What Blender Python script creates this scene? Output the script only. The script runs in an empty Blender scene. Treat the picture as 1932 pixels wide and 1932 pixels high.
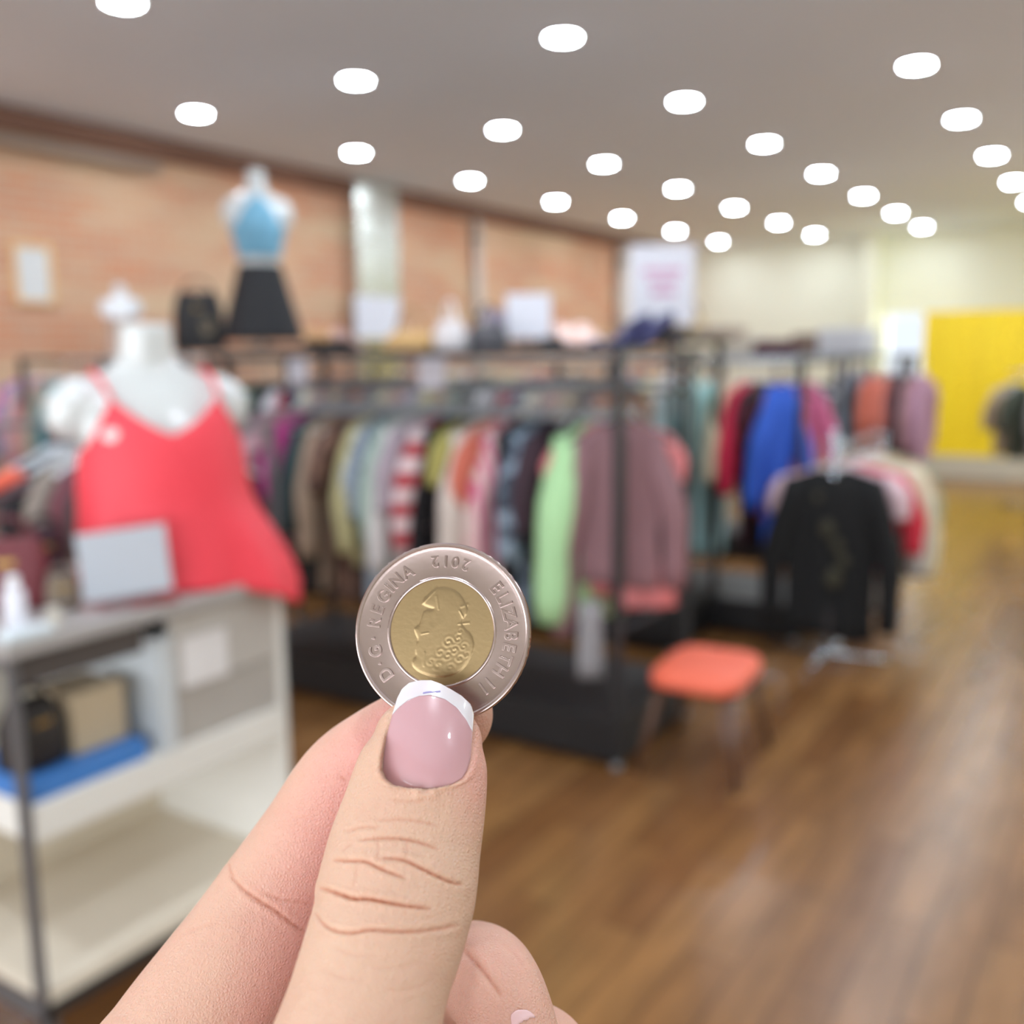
import bpy, bmesh, math, random
import numpy as np
from mathutils import Vector, Matrix
R_ = random.Random(7)
C = bpy.context.scene.collection
SC = bpy.context.scene
# ------------------------------------------------------------------ camera
F = 1865.0; EYE = 1.55
e1 = np.array([1209.0, -309.0, F]); e1 /= np.linalg.norm(e1)
e2 = np.array([-2946.0, -264.0, F]); e2 -= e1*(e1@e2); e2 /= np.linalg.norm(e2)
e3 = np.cross(e1, e2)
if e3[1] > 0: e3 = -e3
RM = np.stack([e1, e2, e3])
cam = bpy.data.cameras.new('camera'); cam_o = bpy.data.objects.new('camera', cam); C.objects.link(cam_o)
M = Matrix([[RM[i][0], -RM[i][1], -RM[i][2]] for i in range(3)]).to_4x4()
M.translation = (0, 0, EYE)
cam_o.matrix_world = M
cam.sensor_width = 36; cam.lens = 36*F/1932; cam.clip_start = 0.01; cam.clip_end = 60
cam.dof.use_dof = True; cam.dof.focus_distance = 0.1495; cam.dof.aperture_fstop = cam.lens/3.0
SC.camera = cam_o
# ------------------------------------------------------------------ light and exposure
SC.view_settings.view_transform = 'Standard'; SC.view_settings.look = 'None'
SC.view_settings.exposure = 0.19; SC.view_settings.gamma = 1.0; SC.view_settings.use_curve_mapping = False
SC.cycles.use_denoising = True
SC.cycles.max_bounces = 12; SC.cycles.diffuse_bounces = 9; SC.cycles.glossy_bounces = 4
SC.cycles.sample_clamp_indirect = 8
w = bpy.data.worlds.new('world'); SC.world = w; w.use_nodes = True
w.node_tree.nodes['Background'].inputs[0].default_value = (0.80, 0.88, 1.0, 1)
w.node_tree.nodes['Background'].inputs[1].default_value = 1.0
LAMP = 140.0          # radiance of each ceiling lamp lens
def area(name, loc, rot, sx, sy, power, col):
    l = bpy.data.lights.new(name, 'AREA'); l.shape = 'RECTANGLE'; l.size = sx; l.size_y = sy
    l.energy = power; l.color = col
    o = bpy.data.objects.new(name, l); C.objects.link(o); o.location = loc; o.rotation_euler = rot
    return o
# soft front light from an unseen shop window added behind the viewer
area('added_front_daylight', (-3.15, 1.2, 1.25), (0, math.radians(-90), 0), 1.6, 8.0, 190, (0.93, 0.97, 1.0))
area('added_side_fill', (10.6, -4.15, 1.5), (math.radians(90), 0, 0), 4.0, 2.0, 90, (0.93, 0.97, 1.0))  # unseen side window light, added to brighten the yellow wall and far floor
# ------------------------------------------------------------------ helpers
def ray(u, v): return RM @ np.array([u-966.0, v-966.0, F])
def on_z(u, v, z): d = ray(u, v); return Vector(np.array([0, 0, EYE]) + d*(z-EYE)/d[2])
def on_x(u, v, x): d = ray(u, v); return Vector(np.array([0, 0, EYE]) + d*x/d[0])
def on_y(u, v, y): d = ray(u, v); return Vector(np.array([0, 0, EYE]) + d*y/d[1])
def cp(u, v, mm): return Vector(np.array([0, 0, EYE]) + ray(u, v)/F*mm/1000.0)
def proj(p):
    c = RM.T @ (np.array(p) - np.array([0, 0, EYE])); return c[0]/c[2]*F+966, c[1]/c[2]*F+966, c[2]
def lin(h):
    if isinstance(h, str):
        h = h.lstrip('#'); h = [int(h[i:i+2], 16) for i in (0, 2, 4)]
    c = [x/255 for x in h]
    return tuple(((x+0.055)/1.055)**2.4 if x > 0.04045 else x/12.92 for x in c) + (1,)
_m = {}
def mat(col, rough=0.6, metal=0.0, var=0.08, scale=6.0, bump=0.0, bscale=120.0, spec=0.5, emis=0.0, pat=None, col2=None, coat=0.0, psc=10.0, sheen=0.0, trans=0.0):
    key = (str(col), rough, metal, var, scale, bump, bscale, spec, emis, pat, str(col2), coat, psc, sheen, trans)
    if key in _m: return _m[key]
    m = bpy.data.materials.new('surface_%d' % len(_m)); m.use_nodes = True; _m[key] = m
    nt = m.node_tree; N = nt.nodes; L = nt.links; b = N['Principled BSDF']
    c = lin(col); b.inputs['Roughness'].default_value = rough; b.inputs['Metallic'].default_value = metal
    b.inputs['Specular IOR Level'].default_value = spec; b.inputs['Coat Weight'].default_value = coat
    b.inputs['Sheen Weight'].default_value = sheen; b.inputs['Transmission Weight'].default_value = trans
    tc = N.new('ShaderNodeTexCoord')
    out = None
    if pat:
        c2 = lin(col2 or '#ffffff')
        if pat == 'blotch':
            t = N.new('ShaderNodeTexNoise'); t.inputs['Scale'].default_value = psc; t.inputs['Detail'].default_value = 2
            src = t.outputs['Fac']; lo, hi = 0.47, 0.53
        elif pat == 'floral':
            t = N.new('ShaderNodeTexVoronoi'); t.inputs['Scale'].default_value = psc*1.6
            src = t.outputs['Distance']; lo, hi = 0.3, 0.4
        elif pat == 'band':
            t = N.new('ShaderNodeTexWave'); t.bands_direction = 'Z'; t.inputs['Scale'].default_value = psc*0.5; t.inputs['Distortion'].default_value = 1.5
            src = t.outputs['Fac']; lo, hi = 0.4, 0.6
        else:
            t = N.new('ShaderNodeTexWave'); t.bands_direction = 'X'; t.inputs['Scale'].default_value = psc; t.inputs['Distortion'].default_value = 0.6
            src = t.outputs['Fac']; lo, hi = 0.4, 0.6
        L.new(tc.outputs['Object'], t.inputs['Vector'])
        mr = N.new('ShaderNodeMapRange'); mr.inputs['From Min'].default_value = lo; mr.inputs['From Max'].default_value = hi
        L.new(src, mr.inputs['Value'])
        mx = N.new('ShaderNodeMix'); mx.data_type = 'RGBA'; mx.inputs[6].default_value = c; mx.inputs[7].default_value = c2
        L.new(mr.outputs[0], mx.inputs[0]); out = mx.outputs[2]
    elif var > 0:
        t = N.new('ShaderNodeTexNoise'); t.inputs['Scale'].default_value = scale; t.inputs['Detail'].default_value = 3
        L.new(tc.outputs['Object'], t.inputs['Vector'])
        mx = N.new('ShaderNodeMix'); mx.data_type = 'RGBA'
        mx.inputs[6].default_value = tuple(x*(1-var) for x in c[:3])+(1,); mx.inputs[7].default_value = tuple(min(1, x*(1+var)) for x in c[:3])+(1,)
        L.new(t.outputs['Fac'], mx.inputs[0]); out = mx.outputs[2]
    if out: L.new(out, b.inputs['Base Color'])
    else: b.inputs['Base Color'].default_value = c
    if emis:
        b.inputs['Emission Color'].default_value = c; b.inputs['Emission Strength'].default_value = emis
    if bump:
        n = N.new('ShaderNodeTexNoise'); n.inputs['Scale'].default_value = bscale; n.inputs['Detail'].default_value = 3
        L.new(tc.outputs['Object'], n.inputs['Vector'])
        bp = N.new('ShaderNodeBump'); bp.inputs['Strength'].default_value = bump; bp.inputs['Distance'].default_value = 0.01
        L.new(n.outputs['Fac'], bp.inputs['Height']); L.new(bp.outputs[0], b.inputs['Normal'])
    return m
def thing(name, label, cat, loc=(0, 0, 0), rz=0.0, group=None):
    o = bpy.data.objects.new(name, None); C.objects.link(o); o.location = loc; o.rotation_euler = (0, 0, rz)
    o.empty_display_size = 0.05
    return tag(o, label, cat, group)
def tag(o, label, cat, group=None):
    o['label'] = label; o['category'] = cat
    if group: o['group'] = group
    return o
def link(name, me, m=None, parent=None, smooth=False):
    o = bpy.data.objects.new(name, me); C.objects.link(o)
    if m is not None:
        for q in (m if isinstance(m, (list, tuple)) else [m]): me.materials.append(q)
    if smooth: me.polygons.foreach_set('use_smooth', [True]*len(me.polygons))
    if parent: o.parent = parent
    return o
def obj(name, bm, m=None, parent=None, smooth=False):
    me = bpy.data.meshes.new(name); bm.normal_update(); bm.to_mesh(me); bm.free()
    return link(name, me, m, parent, smooth)
def struct(name, bm, m, smooth=False):
    o = obj(name, bm, m, None, smooth); o['kind'] = 'structure'; return o
def B(): return bmesh.new()
def bx(bm, x0, x1, y0, y1, z0, z1, bev=0.0, mtx=None):
    v = [bm.verts.new((x, y, z)) for x in (x0, x1) for y in (y0, y1) for z in (z0, z1)]
    f = [bm.faces.new([v[i] for i in q]) for q in ((0, 1, 3, 2), (4, 6, 7, 5), (0, 4, 5, 1), (2, 3, 7, 6), (0, 2, 6, 4), (1, 5, 7, 3))]
    if bev:
        es = list({e for q in f for e in q.edges})
        r = bmesh.ops.bevel(bm, geom=es, offset=bev, segments=2, profile=0.7, affect='EDGES')
        v = list({q for fc in r['faces'] for q in fc.verts} | {q for q in v if q.is_valid})
    if mtx is not None: bmesh.ops.transform(bm, matrix=mtx, verts=v)
    return bm
def box(name, x0, x1, y0, y1, z0, z1, m, parent=None, bev=0.0):
    return obj(name, bx(B(), x0, x1, y0, y1, z0, z1, bev), m, parent)
def rings(bm, rs, cap=True, closed=True):
    """rs: list of rings (lists of points) of equal length"""
    vs = [[bm.verts.new(p) for p in r] for r in rs]; n = len(vs[0])
    for a, b in zip(vs, vs[1:]):
        for i in range(n if closed else n-1):
            j = (i+1) % n; bm.faces.new((a[i], a[j], b[j], b[i]))
    if cap and closed:
        bm.faces.new(list(reversed(vs[0]))); bm.faces.new(vs[-1])
    return bm
def tube(bm, pts, rad, n=10, cap=True):
    pts = [Vector(p) for p in pts]; rs = []
    up = Vector((0, 0, 1))
    for i, p in enumerate(pts):
        t = (pts[min(i+1, len(pts)-1)] - pts[max(i-1, 0)]).normalized()
        if i == 0: a = t.orthogonal().normalized()
        else: a = (a - t*a.dot(t)).normalized()
        b = t.cross(a); r = rad[i] if isinstance(rad, (list, tuple)) else rad
        rs.append([p + (a*math.cos(2*math.pi*k/n) + b*math.sin(2*math.pi*k/n))*r for k in range(n)])
    return rings(bm, rs, cap)
def lathe(bm, prof, n=32, c=(0, 0, 0)):
    return rings(bm, [[Vector((c[0]+max(r, 1e-4)*math.cos(2*math.pi*k/n), c[1]+max(r, 1e-4)*math.sin(2*math.pi*k/n), c[2]+z)) for k in range(n)] for r, z in prof])
def voxel(parts_bm, size, smooth_it=6):
    me = bpy.data.meshes.new('tmp'); parts_bm.normal_update()
    bmesh.ops.recalc_face_normals(parts_bm, faces=parts_bm.faces)
    parts_bm.to_mesh(me); parts_bm.free()
    o = bpy.data.objects.new('tmp', me); C.objects.link(o)
    r = o.modifiers.new('r', 'REMESH'); r.mode = 'VOXEL'; r.voxel_size = size
    s = o.modifiers.new('s', 'SMOOTH'); s.factor = 0.5; s.iterations = smooth_it
    dg = bpy.context.evaluated_depsgraph_get()
    out = bpy.data.meshes.new_from_object(o.evaluated_get(dg))
    bpy.data.objects.remove(o); bpy.data.meshes.remove(me)
    return out
def copy_tree(o, parent=None):
    c = o.copy(); C.objects.link(c); c.parent = parent
    for ch in list(o.children): copy_tree(ch, c)
    return c
ORD = ['nearest', 'second', 'third', 'fourth', 'fifth', 'sixth', 'seventh', 'eighth', 'ninth', 'tenth', 'eleventh', 'twelfth']
# ------------------------------------------------------------------ the room
CEIL = 3.30; WL = 6.91; WR = -4.2; XB = 16.3; XF = -3.1
def nodes_mat(name):
    m = bpy.data.materials.new(name); m.use_nodes = True
    return m, m.node_tree.nodes, m.node_tree.links, m.node_tree.nodes['Principled BSDF']
# floor: wood planks along X
fm, N, L, b = nodes_mat('wood_planks')
tc = N.new('ShaderNodeTexCoord')
br = N.new('ShaderNodeTexBrick'); br.inputs['Scale'].default_value = 1.0
br.inputs['Brick Width'].default_value = 0.9; br.inputs['Row Height'].default_value = 0.13; br.inputs['Mortar Size'].default_value = 0.0025
br.inputs['Color1'].default_value = lin('#926a40'); br.inputs['Color2'].default_value = lin('#744e2d'); br.inputs['Mortar'].default_value = lin('#5a3d28')
L.new(tc.outputs['Object'], br.inputs['Vector'])
mp = N.new('ShaderNodeMapping'); mp.inputs['Scale'].default_value = (1.6, 9, 1); L.new(tc.outputs['Object'], mp.inputs[0])
ns = N.new('ShaderNodeTexNoise'); ns.inputs['Scale'].default_value = 1.6; ns.inputs['Detail'].default_value = 5; L.new(mp.outputs[0], ns.inputs[0])
rp = N.new('ShaderNodeValToRGB'); rp.color_ramp.elements[0].position = 0.3; rp.color_ramp.elements[0].color = (0.72, 0.70, 0.68, 1)
rp.color_ramp.elements[1].position = 0.72; rp.color_ramp.elements[1].color = (1.12, 1.10, 1.06, 1); L.new(ns.outputs['Fac'], rp.inputs[0])
mx = N.new('ShaderNodeMix'); mx.data_type = 'RGBA'; mx.blend_type = 'MULTIPLY'; mx.inputs[0].default_value = 1.0
L.new(br.outputs['Color'], mx.inputs[6]); L.new(rp.outputs[0], mx.inputs[7]); L.new(mx.outputs[2], b.inputs['Base Color'])
b.inputs['Roughness'].default_value = 0.27; b.inputs['Specular IOR Level'].default_value = 0.5
bp = N.new('ShaderNodeBump'); bp.inputs['Strength'].default_value = 0.15; bp.inputs['Distance'].default_value = 0.003; L.new(ns.outputs['Fac'], bp.inputs['Height']); L.new(bp.outputs[0], b.inputs['Normal'])
struct('floor', bx(B(), XF, XB+0.2, WR-0.2, WL+0.2, -0.1, 0), fm)
struct('ceiling', bx(B(), XF, XB+0.2, WR-0.2, WL+0.2, CEIL, CEIL+0.1), mat('#eaf3fd', 0.9, var=0.02, scale=0.7))
# brick wall
wm, N, L, b = nodes_mat('painted_brick')
tc = N.new('ShaderNodeTexCoord'); sx = N.new('ShaderNodeSeparateXYZ'); cx = N.new('ShaderNodeCombineXYZ')
L.new(tc.outputs['Object'], sx.inputs[0]); L.new(sx.outputs[0], cx.inputs[0]); L.new(sx.outputs[2], cx.inputs[1])
br = N.new('ShaderNodeTexBrick'); br.inputs['Scale'].default_value = 1.0; br.inputs['Brick Width'].default_value = 0.22; br.inputs['Row Height'].default_value = 0.075
br.inputs['Mortar Size'].default_value = 0.009; br.inputs['Color1'].default_value = lin('#d28e6a'); br.inputs['Color2'].default_value = lin('#c9987c'); br.inputs['Mortar'].default_value = lin('#caac92')
L.new(cx.outputs[0], br.inputs['Vector'])
mp = N.new('ShaderNodeMapping'); mp.inputs['Scale'].default_value = (0.7, 1, 2.6); L.new(tc.outputs['Object'], mp.inputs[0])
ns = N.new('ShaderNodeTexNoise'); ns.inputs['Scale'].default_value = 1.1; ns.inputs['Detail'].default_value = 4; L.new(mp.outputs[0], ns.inputs[0])
rp = N.new('ShaderNodeMapRange'); rp.inputs['From Min'].default_value = 0.44; rp.inputs['From Max'].default_value = 0.70; L.new(ns.outputs['Fac'], rp.inputs[0])
mx = N.new('ShaderNodeMix'); mx.data_type = 'RGBA'; mx.inputs[7].default_value = lin('#d4b898')
L.new(rp.outputs[0], mx.inputs[0]); L.new(br.outputs['Color'], mx.inputs[6]); L.new(mx.outputs[2], b.inputs['Base Color'])
b.inputs['Roughness'].default_value = 0.85
bp = N.new('ShaderNodeBump'); bp.inputs['Strength'].default_value = 0.5; bp.inputs['Distance'].default_value = 0.01; bp.invert = True; L.new(br.outputs['Fac'], bp.inputs['Height']); L.new(bp.outputs[0], b.inputs['Normal'])
struct('wall_left', bx(B(), XF, XB, WL, WL+0.2, 0, CEIL), wm)
cream = mat('#e8e9d8', 0.85, var=0.03, scale=1.0)
# back wall with an opening into the bright back room
bm = bx(B(), XB, XB+0.2, 3.55, WL+0.2, 0, CEIL); bx(bm, XB, XB+0.2, WR-0.2, 2.35, 0, CEIL)
bx(bm, XB, XB+0.2, 2.35, 3.55, 2.15, CEIL); bx(bm, XB, XB+0.2, 2.35, 3.55, 0, 0.9)
struct('wall_back', bm, cream)
struct('trim_1', bx(B(), XB-0.45, XB-0.001, 3.62, 3.80, 0, CEIL), cream)
bm = B()
for (y0, y1, z0, z1) in ((2.35, 2.40, 0.9, 2.15), (3.50, 3.55, 0.9, 2.15), (2.40, 3.50, 2.10, 2.15), (2.40, 3.50, 0.9, 0.95)): bx(bm, XB-0.02, XB+0.16, y0, y1, z0, z1)
struct('window_1', bm, mat('#e8e8e2', 0.5))
area('back_room_tube_light', (XB+0.35, 2.95, 1.6), (0, math.radians(90), 0), 1.2, 1.1, 18, (0.88, 1.0, 0.95))
bm = bx(B(), XF, 8.6, WR-0.2, WR, 0, CEIL); bx(bm, 12.6, XB, WR-0.2, WR, 0, CEIL); bx(bm, 8.6, 12.6, WR-0.2, WR, 0, 0.5); bx(bm, 8.6, 12.6, WR-0.2, WR, 2.5, CEIL)
struct('wall_right', bm, cream)
bm = B()
for x in (8.6, 9.93, 11.26, 12.55): bx(bm, x, x+0.05, WR-0.08, WR-0.0, 0.5, 2.5)
bx(bm, 8.65, 12.55, WR-0.08, WR, 0.5, 0.56); bx(bm, 8.65, 12.55, WR-0.08, WR, 2.44, 2.5)
struct('added_window_3', bm, mat('#e8e8e2', 0.5))  # frame of the added, unseen side window
# unseen shop front behind the viewer, its window added to let the daylight in
bm = bx(B(), XF-0.2, XF, WR-0.2, WL+0.2, 0, 0.4); bx(bm, XF-0.2, XF, WR-0.2, WL+0.2, 2.1, CEIL)
bx(bm, XF-0.2, XF, WR-0.2, -2.8, 0.4, 2.1); bx(bm, XF-0.2, XF, 5.2, WL+0.2, 0.4, 2.1)
struct('wall_front', bm, cream)
bm = B()
for y in (-2.8, -0.8, 1.2, 3.2, 5.15): bx(bm, XF-0.12, XF-0.04, y, y+0.05, 0.4, 2.1)
bx(bm, XF-0.12, XF-0.04, -2.75, 5.15, 0.4, 0.46); bx(bm, XF-0.12, XF-0.04, -2.75, 5.15, 2.04, 2.1)
struct('added_window_2', bm, mat('#3a3a3c', 0.4, 0.5))
# dark timber plate and pale conduit under the ceiling
struct('trim_2', bx(B(), XF+0.01, XB-0.5, WL-0.10, WL-0.001, CEIL-0.16, CEIL-0.001), mat('#7d5a49', 0.8, var=0.2, scale=3))
struct('trim_3', tube(B(), [(XF+0.05, WL-0.15, CEIL-0.25), (5.4, WL-0.15, CEIL-0.25)], 0.04, 10), mat('#a8988c', 0.45, 0.2), True)
# yellow partition, boarded, on a pale plinth
XY = 13.2
ym = mat('#ffdc22', 0.45, var=0.05, scale=1.5)
bm = B(); y = 2.40; k = 0
while y > -3.9:
    d = 0.0 if k % 2 else 0.02
    bx(bm, XY-0.03+d, XY+0.09, y-0.22, y-0.004, 0.27, 2.02); y -= 0.22; k += 1
struct('wall_fitting_room', bm, ym)
struct('baseboard_fitting_room', bx(B(), XY-0.05, XY+0.1, -3.9, 2.40, 0, 0.268), mat('#c9c2ae', 0.6))
struct('trim_4', bx(B(), XY+0.1, XB-0.01, 2.28, 2.38, 0, 2.02), ym)
# ---- ceiling downlights: one lamp copied over the grid
GX = [3.38+1.724*k for k in range(-2, 8)]; GY = [5.95, 4.43, 2.905, 1.365, -0.17, -1.7]
lamp0 = thing('ceiling_downlight', 'x', 'ceiling light', (0, 0, CEIL))
obj('trim_ring', lathe(B(), [(0.085, 0.0), (0.087, -0.006), (0.10, -0.008), (0.112, -0.002), (0.112, 0.0)], 32), mat('#efeeea', 0.4), lamp0, True)
em = mat('#ffffff', 0.4, emis=LAMP, var=0)
em.node_tree.nodes['Principled BSDF'].inputs['Emission Color'].default_value = (0.88, 0.98, 1.08, 1)
obj('lens', lathe(B(), [(0.0, -0.016), (0.035, -0.0145), (0.062, -0.011), (0.078, -0.007), (0.084, -0.003), (0.084, -0.0005), (0.0, -0.0005)], 32), em, lamp0, True)
RN = ['the row nearest the brick wall', 'the second row from the brick wall', 'the third row from the brick wall', 'the fourth row from the brick wall', 'the fifth row from the brick wall', 'the sixth row from the brick wall']
first = True
for j, y in enumerate(GY):
    n = 0
    for k, x in enumerate(GX):
        u, v, z = proj((x, y, CEIL)); vis = z > 0 and -30 < u < 1960 and -30 < v < 1960
        if not vis and (k > 4 and y > 0): continue
        if first: o = lamp0; first = False
        else: o = copy_tree(lamp0)
        o.location = (x, y, CEIL)
        if vis:
            o['label'] = 'round white ceiling downlight, %s from the viewer in %s' % (ORD[n], RN[j]); n += 1
            if 'group' in o: del o['group']
        else:
            o['label'] = 'round white ceiling downlight above and behind the viewer'; o['group'] = 'downlights overhead out of view'
# ---- things on the brick wall
t = thing('framed_notice', 'small framed white notice with a pale wooden frame on the brick wall', 'picture', (4.335, WL, 2.17))
fr = B(); W2, H2 = 0.155, 0.215
for q in ((-W2, W2, H2-0.03, H2), (-W2, W2, -H2, -H2+0.03), (-W2, -W2+0.03, -H2+0.03, H2-0.03), (W2-0.03, W2, -H2+0.03, H2-0.03)): bx(fr, q[0], q[1], -0.03, -0.001, q[2], q[3])
obj('frame', fr, mat('#e6bf8a', 0.5), t)
box('sheet', -W2+0.03, W2-0.03, -0.015, -0.001, -H2+0.03, H2-0.03, mat('#e3e4e2', 0.6, pat='band', col2='#cfd2d4', psc=30), t)
t = thing('metal_duct', 'shiny galvanised vertical duct with a seam running up the brick wall to the ceiling', 'duct', (8.10, WL, 0))
box('duct_body', -0.36, 0.30, -0.14, -0.002, 0.02, CEIL-0.002, mat('#cfd2cc', 0.22, 0.85, var=0.1, scale=2, bump=0.15, bscale=3), t, 0.02)
for z in (0.9, 1.8, 2.7): box('band', -0.375, 0.315, -0.155, -0.003, z, z+0.03, mat('#b5b8b4', 0.3, 0.9), t)
tag(box('wall_notice', 7.98-0.34, 7.98+0.36, WL-0.17, WL-0.162, 1.74, 2.16, mat('#dfe2ee', 0.6, var=0.02)), 'white paper notice taped low on the shiny duct', 'sign')
for (u, lab) in ((892, 'grey vertical conduit on the brick wall between the duct and the far corner'), (1163, 'grey vertical pipe on the brick wall furthest from the viewer')):
    x = on_y(u, 440, WL).x; t = thing('wall_pipe', lab, 'pipe', (x, WL, 0)); r = 0.055 if u < 1000 else 0.10
    obj('pipe_run', tube(B(), [(0, -r-0.01, 0), (0, -r-0.01, CEIL-0.16)], r, 14), mat('#cfc6bc', 0.5, 0.0), t, True)
    for z in (1.0, 2.0, 2.9): box('clamp', -r*1.4, r*1.4, -r*2.2, -0.001, z, z+0.03, mat('#8d8780', 0.5, 0.3), t)
# ------------------------------------------------------------------ garments, hangers, racks
def ss(x): x = max(0, min(1, x)); return x*x*(3-2*x)
def body_bm(w, Ln, seed, flare=0.0, th=0.035, neck=0.08, scoop=0.03, rows=16, n=28):
    rr = random.Random(seed); ph = [rr.uniform(0, 6.28) for _ in range(4)]; bm = B(); rs = []
    zs = [0.0, 0.008, 0.022, 0.042, 0.066, 0.10] + [0.10 + (Ln-0.10)*(i/(rows-6)) for i in range(1, rows-5)]
    for z in zs:
        if z < 0.07: hw = neck + (w/2-neck)*ss((z/0.066)**0.8)
        else: hw = w/2*(1-0.06*ss((z-0.07)/0.2)) + flare*ss((z-0.25)/(Ln-0.25))
        ht = th*(0.35+0.65*ss(z/0.12)); ring = []
        for k in range(n):
            a = 2*math.pi*k/n; ca, sa = math.cos(a), math.sin(a)
            x = hw*math.copysign(abs(ca)**0.8, ca); y = ht*math.copysign(abs(sa)**0.9, sa)
            f = ss((z-0.12)/0.35)*0.016
            y += f*(math.sin(x*38+ph[0]+z*2)+0.6*math.sin(x*71+ph[1]))
            x *= 1+0.02*math.sin(z*9+ph[2])
            zz = -z - 0.02*math.sin(x*14+ph[3])*ss((z-Ln+0.15)/0.15)
            if z < 0.03: zz -= scoop*(1-abs(x)/max(hw, 1e-3))*(1 if sa < 0 else 0.3)
            ring.append((x, y, zz))
        rs.append(ring)
    return rings(bm, rs)
def sleeve_bm(side, w, sl, seed, r0=0.06, r1=0.045, out=0.09):
    rr = random.Random(seed); p1 = rr.uniform(0, 6); pts = []; rad = []; n = 9
    for i in range(n):
        t = i/(n-1); x = side*(w/2-0.035+out*ss(t*1.6)); z = -0.055-t*sl
        pts.append((x, 0.008*math.sin(t*5+p1), z)); rad.append((r0+(r1-r0)*t)*(0.55+0.45*ss(t*4))*(1+0.07*math.sin(t*14+p1)))
    return tube(B(), pts, rad, 12)
hang_m = {'grey': mat('#ccd3da', 0.25, coat=0.3, var=0.02), 'white': mat('#e9eaec', 0.3, var=0.02), 'black': mat('#26272b', 0.35, var=0.02)}
def hanger_parts(parent, tone='grey', wd=0.42):
    bm = B()
    pts = [(-wd/2, 0, -0.085), (-wd/2+0.02, 0, -0.078), (-wd/4, 0, -0.035), (-0.02, 0, 0.0), (0, 0, 0.004), (0.02, 0, 0.0), (wd/4, 0, -0.035), (wd/2-0.02, 0, -0.078), (wd/2, 0, -0.085)]
    tube(bm, pts, 0.007, 8)
    obj('hanger_arms', bm, hang_m[tone], parent, True)
    pts = [(0, 0, 0.0), (0, 0, 0.06), (0.004, 0, 0.075)]
    pts += [(0.0205*math.sin(a)-0.0, 0, 0.098-0.0205*math.cos(a)) for a in [math.radians(q) for q in range(25, 250, 22)]]
    obj('hook', tube(B(), pts, 0.0028, 6), mat('#c6c9cc', 0.2, 0.9), parent, True)
proto_h = {}
def place_hanger(tone, loc, rz, label, group=None):
    if tone not in proto_h:
        o = thing('clothes_hanger', label, 'hanger', loc, rz, group); hanger_parts(o, tone); proto_h[tone] = o; return o
    o = copy_tree(proto_h[tone]); o.location = loc; o.rotation_euler = (0, 0, rz); o['label'] = label
    if group: o['group'] = group
    elif 'group' in o: del o['group']
    return o
KN = dict(top='tee_shirt', blouse='hanging_blouse', jacket='hanging_jacket', dress='hanging_dress', shirt='hanging_shirt', sweater='hanging_sweater', coat='hanging_coat')
gseed = [0]
def garment(desc, kind, m, rod, w=0.42, Ln=0.62, sl=0.5, rz=0.0, label='', tone='grey', cuff=None, hem=None, flare=0.0, wide=1.0, sl2=None):
    """rod = point on the rod where the hook hangs; rz = turn about the vertical (0: width along X)"""
    gseed[0] += 1; s = gseed[0]
    loc = (rod[0], rod[1], rod[2]-0.1045)
    base = Vector(loc) + Vector((0, 0, -0.008))
    o = thing(KN[kind], label, 'clothing', base, rz)
    obj('body', body_bm(w, Ln, s, flare), m, o, True)
    if sl > 0:
        for sd in (-1, 1):
            obj('sleeve', sleeve_bm(sd, w, sl2 if (sl2 and sd < 0) else sl, s*3+sd, 0.062*wide, 0.042*wide), m, o, True)
            if cuff is not None:
                x = sd*(w/2-0.035+0.09)
                obj('cuff', tube(B(), [(x, 0, -0.055-sl+0.01), (x, 0, -0.055-sl-0.05)], 0.045*wide, 12), cuff, o, True)
    if hem is not None:
        obj('hem_band', rings(B(), [[((w/2*0.97+flare)*math.cos(a), 0.042*math.sin(a), z) for a in [2*math.pi*k/24 for k in range(24)]] for z in (-Ln+0.05, -Ln-0.01)]), hem, o, True)
    hl = '%s plastic hanger holding the %s' % (tone, label)
    if len(hl.split()) > 16: hl = '%s hanger of the %s' % (tone, label)
    place_hanger(tone, loc, rz, ' '.join(hl.split()[:16]))
    return o
steel = mat('#2f3033', 0.45, 0.4, var=0.05); blackw = mat('#17171a', 0.5, var=0.2, scale=8); chrome = mat('#b9bcc2', 0.15, 0.95, var=0)
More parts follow.
